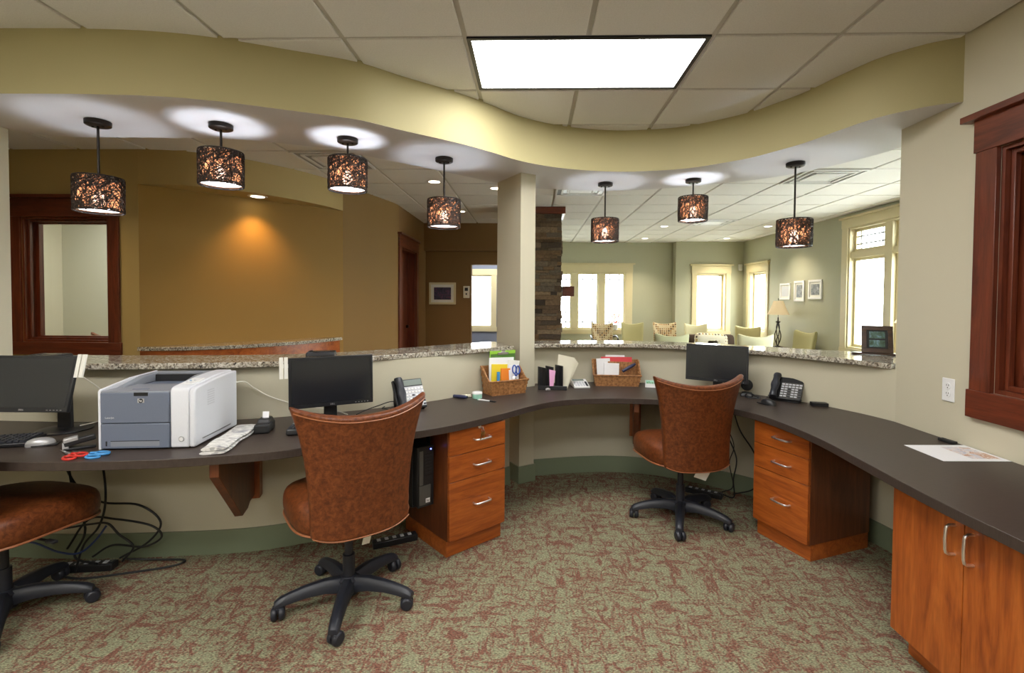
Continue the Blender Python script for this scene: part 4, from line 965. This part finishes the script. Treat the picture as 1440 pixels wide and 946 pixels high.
simple('tape_roll', MB().lathe([(.013, -.011), (.022, -.011), (.022, .011), (.013, .011), (.013, -.011)], n=22, axis='Y', cap=False), 'white', 'white tape roll at the front right of the left basket', 'tape', inb(B1, B1R, .195, .025, .095), B1R+.6)
sheet('paper_stack', 'white papers at the left of the right basket', 'papers', B2, B2R, .075, .095, .11, .200, 'paper', .05, .014, -.05)
sheet('red_folder', 'red folder standing in the right basket', 'folder', B2, B2R, .175, .108, .25, .212, 'redfolder', .05, .006, 0)
sheet('white_tab_paper', 'white sheet rising above the red folder in the right basket', 'paper', B2, B2R, .165, .119, .155, .226, 'paper', .05, .002, 0)
sheet('brown_folder', 'tan brown folder before the red folder in the right basket', 'folder', B2, B2R, .205, .086, .21, .176, 'wicker', .05, .004, .02)
sheet('note_pad', 'white note pad at the front of the right basket', 'note pad', B2, B2R, .125, .052, .12, .168, 'paper', .07, .012, .03)
mk = simple('marker_pen', MB().lathe([(.001, -.065), (.012, -.062), (.014, 0), (.014, .03), (.010, .06), (.001, .064)], n=14, axis='X', cap=False), 'navy', 'thick navy marker lying across the right end of the right basket', 'marker', inb(B2, B2R, .268, .055, .135)); mk.rotation_euler = (0, rad(-28), B2R+.25)
# letter sorter and its papers
ls = thing('letter_sorter', 'black letter sorter between the column and the calculator', 'letter sorter', (.165, 3.735, DESK+.001), rad(-4))
MB().box((0, 0, .006), (.215, .105, .012)).bb(-.11, .11, -.060, -.050, 0, .030).build('tray', 'black', ls, bevel=.003)
for k, (x, h, a) in enumerate(((-.085, .150, .05), (-.028, .158, .12), (.045, .168, .16))): MB().box((x, .008, .012+h/2), (.010, .095, h), rz=.75-a).box((x+.008, -.005, .012+h/2), (.055, .004, h*.96), rz=-.35).build('divider', 'black', ls, bevel=.001)
simple('clear_clip', MB().box((0, 0, .008), (.035, .02, .012)).box((0, 0, .016), (.02, .012, .006)), 'silver', 'shiny clip on the desk before the black letter sorter', 'clip', (.125, 3.655, DESK+.001), .2, bevel=.002)
pk = simple('pink_card', MB().add([(-.014, -.0015, 0), (.014, -.0015, 0), (.030, -.0015, .115), (-.018, -.0015, .125), (-.014, .0015, 0), (.014, .0015, 0), (.030, .0015, .115), (-.018, .0015, .125)], [(0, 1, 2, 3), (7, 6, 5, 4), (0, 4, 5, 1), (1, 5, 6, 2), (2, 6, 7, 3), (3, 7, 4, 0)]), 'pink', 'pink card in the front of the black letter sorter', 'card', (.153, 3.672, DESK+.031)); pk.rotation_euler = (-.10, 0, -.05)
fp = MB()
for k in range(4):
    a = k*.0045; fp.add([(-.075+a*6, a, .0), (.02, a-.02, .0), (.075+a*2, a, .235-a*3), (-.055+a*4, a+.02, .258-a*2), (-.075+a*6, a+.002, .0), (.02, a-.018, .0), (.075+a*2, a+.002, .235-a*3), (-.055+a*4, a+.022, .258-a*2)], [(0, 1, 2, 3), (7, 6, 5, 4), (0, 4, 5, 1), (1, 5, 6, 2), (2, 6, 7, 3), (3, 7, 4, 0)])
simple('envelope_stack', fp, 'manila', 'cream envelopes fanned out at the right of the black letter sorter', 'envelopes', (.262, 3.765, DESK+.002), rad(-6))
ca = thing('calculator', 'white desk calculator right of the letter sorter', 'calculator', (.385, 3.835, DESK+.001), rad(8))
MB().prismx([(-.075, 0), (-.075, .012), (.075, .048), (.075, 0)], -.062, .062).build('case', 'white', ca, bevel=.003)
m = MB()
for r in range(4):
    for k in range(5): m.box((-.044+k*.022, -.056+r*.021, .0185+r*.0050), (.016, .013, .006), rx=.235, mi=1 if k == 4 else 0)
m.build('keys', ['label', 'bluegrey'], ca, bevel=.001); MB().box((-.006, .050, .0435), (.090, .030, .003), rx=.235).build('display', 'lcd', ca)
ch = thing('card_holder', 'small clear card holder with green cards left of the right chair', 'card holder', (.95, 3.845, DESK+.001), rad(-14))
MB().box((0, 0, .004), (.10, .05, .008)).box((0, -.022, .016), (.10, .004, .028)).box((0, .020, .026), (.10, .004, .048), rx=-.2).build('stand', 'white', ch, bevel=.001)
MB().box((0, .002, .030), (.088, .016, .044), rx=-.2).build('cards', 'teal', ch)
m = MB(); m.T = Matrix.Translation((0, -.009, .030)) @ Matrix.Rotation(-.2, 4, 'X')
for k in range(6): m.box((-.034+k*.0135, .001, .004*math.sin(k*2)), (.006, .002, .024))
m.build('card_print', 'darkgreen', ch)
tp = thing('tub', 'small round mint green tub with white lid left of the stuffed basket', 'tub', (-.375, 3.345, DESK+.001))
MB().lathe([(.001, 0), (.033, 0), (.034, .003), (.034, .030)], n=28, cap=False).lathe([(.034, .030), (.001, .030)], n=28, cap=False).build('tub_body', 'teal', tp); MB().lathe([(.0355, .0305), (.0355, .040), (.033, .043), (.001, .043)], n=28, cap=False).build('lid', 'white', tp)
pn = thing('pen', 'white and black pen lying before the mint green tub', 'pen', (-.30, 3.245, DESK+.0055), rad(-28))
MB().cyl((-.02, 0, 0), .0048, .09, 10, axis='X').build('barrel', 'white', pn); MB().cyl((.045, 0, 0), .0052, .038, 10, axis='X').lathe([(.0050, .064), (.001, .078)], (0, 0, 0), 10, axis='X').build('grip', 'black', pn); MB().cyl((-.068, 0, 0), .005, .008, 10, axis='X').build('cap', 'teal', pn)
hp_ = thing('highlighter', 'thick navy pen with a tan end on the desk left of the mint green tub', 'pen', (-.485, 3.325, DESK+.013), rad(-22))
MB().lathe([(.001, -.06), (.011, -.058), (.0125, -.02), (.0125, .03), (.009, .05)], n=14, axis='X').build('barrel', 'navy', hp_)
simple('eraser', MB().box((0, 0, .009), (.07, .026, .018)), 'manila', 'tan eraser block just behind the navy pen', 'eraser', (-.455, 3.372, DESK+.001), rad(20), bevel=.004)
# right desk
fl = thing('flyer', 'white printed flyer with a pinkish picture on the right desk', 'flyer', (1.945, 2.262, DESK+.001), rad(0))
MB().prism([(-.150, .108), (-.155, -.122), (.142, -.112), (.142, .120)], 0, .0012).build('sheet', 'paper', fl)
MB().bb(.00, .125, -.085, .085, .0012, .0015).build('printed_picture', 'flyerpic', fl)
simple('black_clip', MB().box((0, 0, .007), (.028, .075, .012)).box((0, .02, .0135), (.016, .02, .003)), 'blackmatte', 'small black clip on the right desk behind the flyer', 'clip', (2.05, 2.432, DESK+.001), rad(8), bevel=.003)
ou = thing('wall_outlet', 'white wall outlet above the right desk', 'outlet', (2.0968, 2.487, 1.012), rad(-90), None)
MB().bb(-.036, .036, -.006, 0, -.058, .058).build('plate', 'white', ou, bevel=.003)
for z in (-.02, .02):
    f = MB().lathe([(.001, -.008), (.0165, -.008), (.017, -.006)], (0, 0, z), 20, axis='Y', cap=False).build('receptacle', 'white', ou)
    MB().box((-.006, -.0082, z+.004), (.0022, .0012, .009)).box((.006, -.0082, z+.004), (.0022, .0012, .008)).cyl((0, -.0082, z-.008), .0026, .0012, 10, axis='Y').build('slots', 'slot', f)
MB().cyl((0, -.0068, 0), .003, .002, 10, axis='Y').build('screw', 'chrome', ou)

# ------------------------------------------------------------------ under the desk
tw = thing('computer_tower', 'black computer tower hung under the desk at the left of the left pedestal', 'computer', (-.585, 2.675, .29), rad(43))
MB().bb(-.05, .05, .012, .34, 0, .335).build('case', 'blackmatte', tw, bevel=.003)
fb = MB().bb(-.051, .051, 0, .012, -.003, .338).build('front_bezel', 'black', tw, bevel=.004)
MB().bb(-.044, -.020, -.006, 0, .125, .315).bb(-.044, .028, -.004, 0, .012, .12).build('trim_panel', 'darksteel', fb, bevel=.003)
m = MB().bb(-.010, .042, -.002, 0, .17, .30)
for k in range(6): m.bb(-.006, .038, -.003, -.001, .18+k*.019, .192+k*.019, 1)
m.build('drive_bay', ['blackmatte', 'bezel'], fb)
m = MB().bb(-.004, .022, -.0055, -.004, .022, .046); m.text('hp', .018, Matrix.Translation((.009, -.0058, .034)) @ Matrix.Rotation(PI/2, 4, 'X'), .0004, 1); m.build('badge', ['white', 'black'], fb)
MB().cyl((.030, -.002, .318), .0035, .004, 12, axis='Y').build('power_light', LED, fb)
tr2 = MB().bb(-.058, -.0535, .05, .09, -.006, UD-.29).bb(.0535, .058, .05, .09, -.006, UD-.29).bb(-.058, .058, .05, .09, -.010, -.0045).bb(-.058, -.0535, .25, .29, -.006, UD-.29).bb(.0535, .058, .25, .29, -.006, UD-.29).bb(-.058, .058, .25, .29, -.010, -.0045).build('mounting_strap', 'blackmatte', tw)
def power_strip(label, loc, rz):
    t = thing('power_strip', label, 'power strip', (loc[0], loc[1], .001), rad(rz), 'power strips on the carpet')
    MB().box((0, 0, .020), (.26, .055, .038)).build('body', 'black', t, bevel=.005)
    for k in range(5): MB().box((-.095+k*.045, 0, .0405), (.020, .026, .003)).build('socket', 'label', t)
    MB().box((.115, 0, .041), (.016, .028, .006)).build('switch', 'bluegrey', t)
power_strip('black power strip on the carpet behind the middle chair base', (-.80, 2.82), 28)
power_strip('black power strip amid the tangle of cords at the left chair', (-2.34, 2.475), 8)
power_strip('black power strip on the carpet behind the right chair base', (1.29, 3.62), -32)
random.seed(11)
TG = [([(-2.55, 2.52, .72), (-2.45, 2.5, .48), (-2.30, 2.50, .36), (-2.10, 2.52, .335), (-1.99, 2.53, .24), (-2.06, 2.53, .13), (-2.2, 2.51, .05)], 'black cord making the largest loop beside the left chair seat'),
      ([(-2.48, 2.5, .10), (-2.36, 2.5, .26), (-2.2, 2.49, .27), (-2.02, 2.5, .235), (-1.97, 2.51, .17), (-2.06, 2.5, .12), (-2.22, 2.49, .13), (-2.34, 2.5, .06)], 'black cord coiled in the middle of the tangle at the left'),
      ([(-2.45, 2.40, .02), (-2.3, 2.38, .012), (-2.12, 2.44, .008), (-1.92, 2.52, .008), (-1.90, 2.58, .008), (-2.05, 2.57, .012), (-2.18, 2.53, .035)], 'black cord lying in a loop on the carpet at the left'),
      ([(-2.5, 2.52, .72), (-2.44, 2.49, .45), (-2.36, 2.48, .22), (-2.40, 2.46, .08), (-2.28, 2.46, .045)], 'black cord hanging straight down into the tangle at the left'),
      ([(-2.6, 2.45, .21), (-2.45, 2.46, .23), (-2.31, 2.46, .255), (-2.22, 2.46, .26), (-2.17, 2.47, .20), (-2.10, 2.48, .13), (-2.16, 2.48, .05)], 'black cord sloping across the tangle down to the left power strip'),
      ([(-2.38, 2.44, .012), (-2.34, 2.45, .15), (-2.27, 2.46, .24), (-2.25, 2.48, .35), (-2.28, 2.51, .50), (-2.35, 2.54, .72)], 'black cord rising from the carpet to the worktop at the left')]
for p, l in TG: cord(l, p, .0055, 'cord', 'tangled cords by the left chair')
cord('blue network cord crossing the tangle at the left', [(-2.75, 2.48, .14), (-2.6, 2.44, .16), (-2.46, 2.43, .12), (-2.36, 2.44, .11), (-2.30, 2.47, .16), (-2.28, 2.52, .22)], .005, 'bluecord')
cord('black cord hanging nearest the right pedestal', [(1.42, 3.46, .722), (1.46, 3.42, .55), (1.55, 3.40, .40), (1.62, 3.44, .24), (1.60, 3.50, .10), (1.50, 3.60, .02)], .005, 'cord', 'cords behind the right chair')
cord('black cord hanging beside the right chair back', [(1.38, 3.48, .722), (1.39, 3.46, .52), (1.45, 3.44, .34), (1.44, 3.46, .18), (1.47, 3.52, .03), (1.40, 3.58, .03)], .005, 'cord', 'cords behind the right chair')
cord('thin black cord with a small kink behind the right chair', [(1.40, 3.50, .722), (1.40, 3.48, .56), (1.44, 3.46, .42), (1.41, 3.46, .30), (1.45, 3.49, .12), (1.40, 3.56, .05)], .0035, 'cord', 'cords behind the right chair')

# ------------------------------------------------------------------ lobby
nc = thing('niche_counter', 'curved granite topped cherry counter built into the tan lobby niche', 'counter', (-3.0, 4.3, 0))
def sh(C): return [Vector((p.x+3.0, p.y-4.3)) for p in C]
MB().ribbon(sh(offset(W, -.04)[:-1]), sh([p+Vector((.002, -.002)) for p in WO][:-1]), .972, 1.006).build('granite_top', 'granite', nc, smooth=30, bevel=.003)
MB().ribbon(sh(offset(W, -.004)[:-1]), sh([p+Vector((.003, -.003)) for p in WO][:-1]), .0, .971).build('cabinet_front', 'cabx', nc, smooth=30)
def picture(label, loc, rz, w, h, mat, frame, mat_w=.05, fw=.03, group=None, back='offwhite'):
    t = thing('framed_picture', label, 'picture', loc, rz, group)
    MB().bb(-w/2, w/2, -.022, 0, h/2-fw, h/2).bb(-w/2, w/2, -.022, 0, -h/2, -h/2+fw).bb(-w/2, -w/2+fw, -.022, 0, -h/2+fw, h/2-fw).bb(w/2-fw, w/2, -.022, 0, -h/2+fw, h/2-fw).build('frame', frame, t, bevel=.002)
    MB().bb(-w/2+fw, w/2-fw, -.010, -.002, -h/2+fw, h/2-fw).build('mat_board', back, t)
    MB().bb(-w/2+fw+mat_w, w/2-fw-mat_w, -.0115, -.0098, -h/2+fw+mat_w, h/2-fw-mat_w).build('print', mat, t)
    return t
picture('dark violet print in a pale frame on the brown hall wall', (-1.572, 8.4995, 1.532), 0, .47, .385, 'artdark', 'cream', .05, .035)
th_ = thing('thermostat', 'beige thermostat on the brown hall wall beside the bright opening', 'thermostat', (-1.15, 8.4995, 1.56))
MB().bb(-.055, .055, -.025, 0, -.105, .105).build('cover', 'manila', th_, bevel=.006); MB().bb(-.028, .028, -.027, -.024, .02, .075).bb(-.012, .012, -.027, -.024, -.05, -.02).build('display', 'bezel', th_)

# ------------------------------------------------------------------ fireplace
fpz = thing('stone_fireplace', 'tall stacked stone fireplace chimney with a cherry cap and mantel', 'fireplace', (0, 6.87, 0))
random.seed(3); m = MB()
FX0, FX1, FD = -.36, .41, .62
def course(x0, x1, fn):
    z = .0
    while z < 2.63:
        h = random.choice((.035, .05, .065, .08)); h = min(h, 2.64-z); x = x0
        while x < x1-.01:
            L = random.uniform(.12, .42); L = min(L, x1-x)
            if x1-x-L < .07: L = x1-x
            fn(x, x+L, z, z+h); x += L
        z += h
def front(a, b, z0, z1): o = random.uniform(-.012, .022); m.bb(a+.002, b-.002, -o, .06, z0+.0015, z1-.0015)
def sideR(a, b, z0, z1): o = random.uniform(-.012, .022); m.bb(FX1-.06, FX1+o, a+.002, b-.002, z0+.0015, z1-.0015)
course(FX0, FX1, front); course(.0, FD, sideR); m.bb(FX0+.03, FX1-.03, .03, FD, 0, 2.64); m.build('stone_facing', 'stone', fpz, smooth=0, bevel=.004)
MB().bb(FX0-.03, FX1+.05, -.05, FD+.02, 2.642, HC-.003).build('cap', 'cherrytrimx', fpz, bevel=.004)
MB().bb(FX1+.026, FX1+.19, .06, FD+.04, 1.49, 1.632).build('mantel', 'cherrytrimy', fpz, bevel=.004)

# ------------------------------------------------------------------ waiting room seating
def lounge(label, x, y, rz, fab, group, w=.52, top=.975, h_arm=False):
    t = thing('lounge_chair', label, 'chair', (x, y, 0), rz, group)
    zt = lambda u: top-.055+.055*u*u
    def P(u, v, off):
        z = .36+(zt(u)-.36)*v; hw_ = w/2*(.86+.14*v); return (u*hw_, -.27-.06*v+.05*u*u+off, z)
    MB().shell(lambda i, j: P(2*i-1, j, 0), lambda i, j: P(2*i-1, j, .10-.03*j), 11, 8).build('backrest', fab, t, sub=1)
    MB().box((0, .02, .39), (w*.95, .52, .13)).build('seat', fab, t, bevel=.03, seg=3)
    for sx in (-1, 1):
        for sy in (-1, 1): MB().tube([(sx*w*.40, sy*.22+.01, .33), (sx*w*.43, sy*.25+.01, 0)], [.022, .014], 8).build('leg', 'cherrytrim', t)
    if h_arm:
        for sx in (-1, 1): MB().tube(spline3([(sx*w*.5, -.24, .66), (sx*w*.55, -.02, .68), (sx*w*.55, .20, .64), (sx*w*.52, .24, .52), (sx*w*.46, .22, .34)]), .018, 8).build('arm', 'black', t)
    return t
GC = 'waiting room chairs'
lounge('armchair patterned in small squares, by the triple window near the fireplace', 1.50, 10.15, PI, 'dotsb', GC, .48, .97, True)
lounge('olive green chair against the far wall, right of the triple window', 2.18, 10.35, PI, 'olive', GC, .50, .97)
lounge('chair patterned in small squares behind the cream chair, at the far wall jog', 2.86, 10.30, PI, 'dotsb', GC, .52, .98)
lounge('cream green chair under the far right window', 3.46, 10.10, PI, 'creamfab', GC, .50, .97)
lounge('pale green chair near the ledge, its back to us left of the right monitor', 2.07, 7.47, 0, 'lightgreen', GC, .52, .97)
lounge('cream chair near the ledge, its back to us right of the dotted cushion', 3.29, 7.47, 0, 'creamfab', GC, .54, .97)
lounge('olive green chair in the far corner under the narrow window', 4.28, 9.80, rad(150), 'olive', GC, .50, .94)
lounge('olive chair seen from the side along the right wall beside the lamp table', 4.31, 8.15, rad(100), 'olive', GC, .50, .97)
sf = thing('loveseat', 'dark brown loveseat facing us behind the dotted cushion', 'sofa', (3.08, 8.20, 0))
def SP(u, v, off): z = .14+(.86-.14)*v; return (u*.44, .20+.07*v+off, z)
MB().shell(lambda i, j: SP(2*i-1, j, 0), lambda i, j: SP(2*i-1, j, .14), 9, 7).build('backrest', 'darkfab', sf, sub=1)
MB().box((0, -.09, .28), (.86, .56, .28)).build('seat', 'darkfab', sf, bevel=.03, seg=3)
for sx in (-1, 1):
    for sy in (-1, 1): MB().cyl((sx*.36, -.09+sy*.22, .07), .02, .139, 10, r2=.026).build('leg', 'cherrytrim', sf)
cu = simple('throw_cushion', MB().grid(lambda a, v: (.28*math.copysign(abs(math.cos(2*PI*a))**.35, math.cos(2*PI*a))*math.sin(PI*min(.98, max(.02, v)))**.45, .085*math.cos(PI*v), .19*math.copysign(abs(math.sin(2*PI*a))**.35, math.sin(2*PI*a))*math.sin(PI*min(.98, max(.02, v)))**.45), 40, 13, closed_u=True), 'dots', 'white cushion dotted with brown squares on the dark loveseat', 'cushion', (3.03, 8.28, .70)); cu.rotation_euler = (rad(-10), rad(3), 0)
def table_lamp(label, loc):
    t = thing('table_lamp', label, 'table lamp', loc, 0, 'cream shaded table lamps')
    MB().lathe([(.001, 0), (.09, 0), (.092, .012), (.04, .03), (.012, .04), (.001, .04)], n=24, cap=False).build('base', 'bronze', t)
    m = MB()
    for k in range(4):
        a = k*PI/2; m.tube(spline3([(.012*math.cos(a), .012*math.sin(a), .04), (.045*math.cos(a+.7), .045*math.sin(a+.7), .14), (.05*math.cos(a+1.4), .05*math.sin(a+1.4), .24), (.03*math.cos(a+2.1), .03*math.sin(a+2.1), .36), (.010*math.cos(a+2.8), .010*math.sin(a+2.8), .46)]), .008, 8)
    m.cyl((0, 0, .50), .010, .10, 10).lathe([(.03, .455), (.045, .47), (.03, .48)], n=16); m.build('stem', 'bronze', t)
    MB().grid(lambda a, v: ((.185-.105*v**.8)*math.cos(2*PI*a), (.185-.105*v**.8)*math.sin(2*PI*a), .60+.25*v), 32, 8, closed_u=True).build('lamp_shade', 'linen', t)
    MB().tube([(0, 0, .55), (0, 0, .88)], .004, 6).lathe([(.004, .865), (.010, .875), (.010, .885), (.002, .90)], n=10).build('finial', 'bronze', t)
def end_table(label, x, y):
    t = thing('end_table', label, 'table', (x, y, 0), 0, 'cherry end tables')
    MB().box((0, 0, .575), (.50, .50, .03)).build('table_top', 'cherrytrimx', t, bevel=.005)
    MB().box((0, 0, .525), (.42, .42, .068)).build('apron', 'cherrytrimx', t, bevel=.002)
    for sx in (-1, 1):
        for sy in (-1, 1): MB().box((sx*.19, sy*.19, .2455), (.04, .04, .49), taper=1).build('leg', 'cherrytrim', t, bevel=.003)
end_table('cherry end table under the lamp between the two olive chairs', 4.42, 8.98)
table_lamp('cream shaded table lamp before the three small pictures', (4.48, 8.96, .5915))
end_table('cherry end table by the tall window, hidden behind the ledge', 4.42, 5.84)
table_lamp('cream shaded table lamp by the tall window, mostly hidden by the wall corner', (4.49, 5.84, .5915))
picture('small white frame with a window reflection painted grey, left of three on the waiting room wall', (4.689, 9.12, 1.615), rad(-90), .36, .30, 'label', 'white', .03, .03, 'small framed pictures')  # plain pale grey print stands for the window reflection
picture('tall narrow white framed botanical print, middle of three', (4.689, 8.645, 1.615), rad(-90), .32, .36, 'artgrey', 'white', .035, .035, 'small framed pictures')
picture('square white framed grey print, right of three on the waiting room wall', (4.689, 8.17, 1.635), rad(-90), .38, .32, 'artgrey', 'white', .035, .035, 'small framed pictures')
ms = thing('motion_sensor', 'small white motion sensor in the far corner of the waiting room', 'sensor', (4.61, 10.9395, 2.17))
MB().bb(-.04, .04, -.05, 0, -.07, .07).build('housing', 'white', ms, bevel=.01); MB().bb(-.026, .026, -.054, -.049, -.045, .01).build('lens', 'offwhite', ms, bevel=.002)
sv = thing('flower_pot', 'small pot of red and orange flowers on the sill behind the patterned armchair', 'plant', (1.90, 11.10, .752))
MB().lathe([(.001, 0), (.05, 0), (.065, .12), (.058, .12)], n=18).build('pot', 'white', sv)
m = MB(); random.seed(2)
for k in range(26): m.lathe([(.002, -.02), (.022, 0), (.002, .02)], (random.uniform(-.09, .09), random.uniform(-.05, .05), random.uniform(.15, .36)), 7, mi=k % 3)
m.build('flowers', ['redfolder', 'orange', 'white'], sv)
# framed photographs on a wooden stand at the end of the right ledge
ds = thing('photo_display', 'two landscape photos in a dark wooden frame on the right end of the ledge', 'picture', (2.33, 3.33, GT+.001), rad(-26))
MB().box((0, .01, .006), (.29, .07, .011)).build('base', 'darkwood', ds, bevel=.003)
R = Matrix.Translation((.0, 0, .013)) @ Matrix.Rotation(-.22, 4, 'X')
m = MB(); m.T = R; w, h, f = .175, .185, .030
m.bb(-w/2, w/2, 0, .014, h-f, h).bb(-w/2, w/2, 0, .014, 0, f).bb(-w/2, -w/2+f, 0, .014, f, h-f).bb(w/2-f, w/2, 0, .014, f, h-f).build('frame', 'darkwood', ds, bevel=.002)
m = MB(); m.T = R; m.bb(-w/2+f, w/2-f, .006, .010, f, h-f); m.build('mat_board', 'blackmatte', ds)
for z in (.041, .099):
    m = MB(); m.T = R; m.bb(-w/2+f+.014, w/2-f-.014, .0048, .0062, z, z+.046); m.build('photograph', 'landscape', ds)
m = MB(); m.T = R; m.box((0, .018, .07), (.02, .008, .14), rx=0); m.build('easel_leg', 'darkwood', ds)

# ------------------------------------------------------------------ light, world, camera
troffer((CX0-7*TS, CY0+5.5*TS, HC), 'added unseen light panel brightening the pale room behind the lobby window')  # out-of-view panel added to brighten the pale room
troffer((CX0-TS, CY0+12.5*TS, HC), 'added unseen light panel brightening the blue room past the hall')  # out-of-view panel added so the blue room trim is lit
wd = bpy.data.worlds.new('daylight'); SC.world = wd; wd.use_nodes = True
bg = wd.node_tree.nodes['Background']; bg.inputs[0].default_value = (.93, .97, 1, 1); bg.inputs[1].default_value = WORLD
cam = bpy.data.cameras.new('camera'); co = bpy.data.objects.new('camera', cam); COL.objects.link(co); SC.camera = co
yaw, pitch, roll = rad(1.601), rad(-1.472), rad(-.383)
Rm = Matrix.Rotation(yaw, 3, 'Z') @ Matrix.Rotation(pitch, 3, 'X') @ Matrix.Rotation(roll, 3, 'Y')
cx_, cf_, cu_ = Rm @ Vector((1, 0, 0)), Rm @ Vector((0, 1, 0)), Rm @ Vector((0, 0, 1))
mw = Matrix((cx_, cu_, -cf_)).transposed().to_4x4(); mw.translation = (0, 0, 1.457); co.matrix_world = mw
cam.sensor_fit = 'HORIZONTAL'; cam.sensor_width = 36; cam.lens = 682.8*36/1440; cam.shift_x = -8.9/1440; cam.shift_y = -36.2/1440; cam.clip_start = .02
SC.view_settings.view_transform = 'Standard'; SC.view_settings.look = 'None'; SC.view_settings.gamma = 1; SC.view_settings.use_curve_mapping = False
SC.view_settings.exposure = EXPO
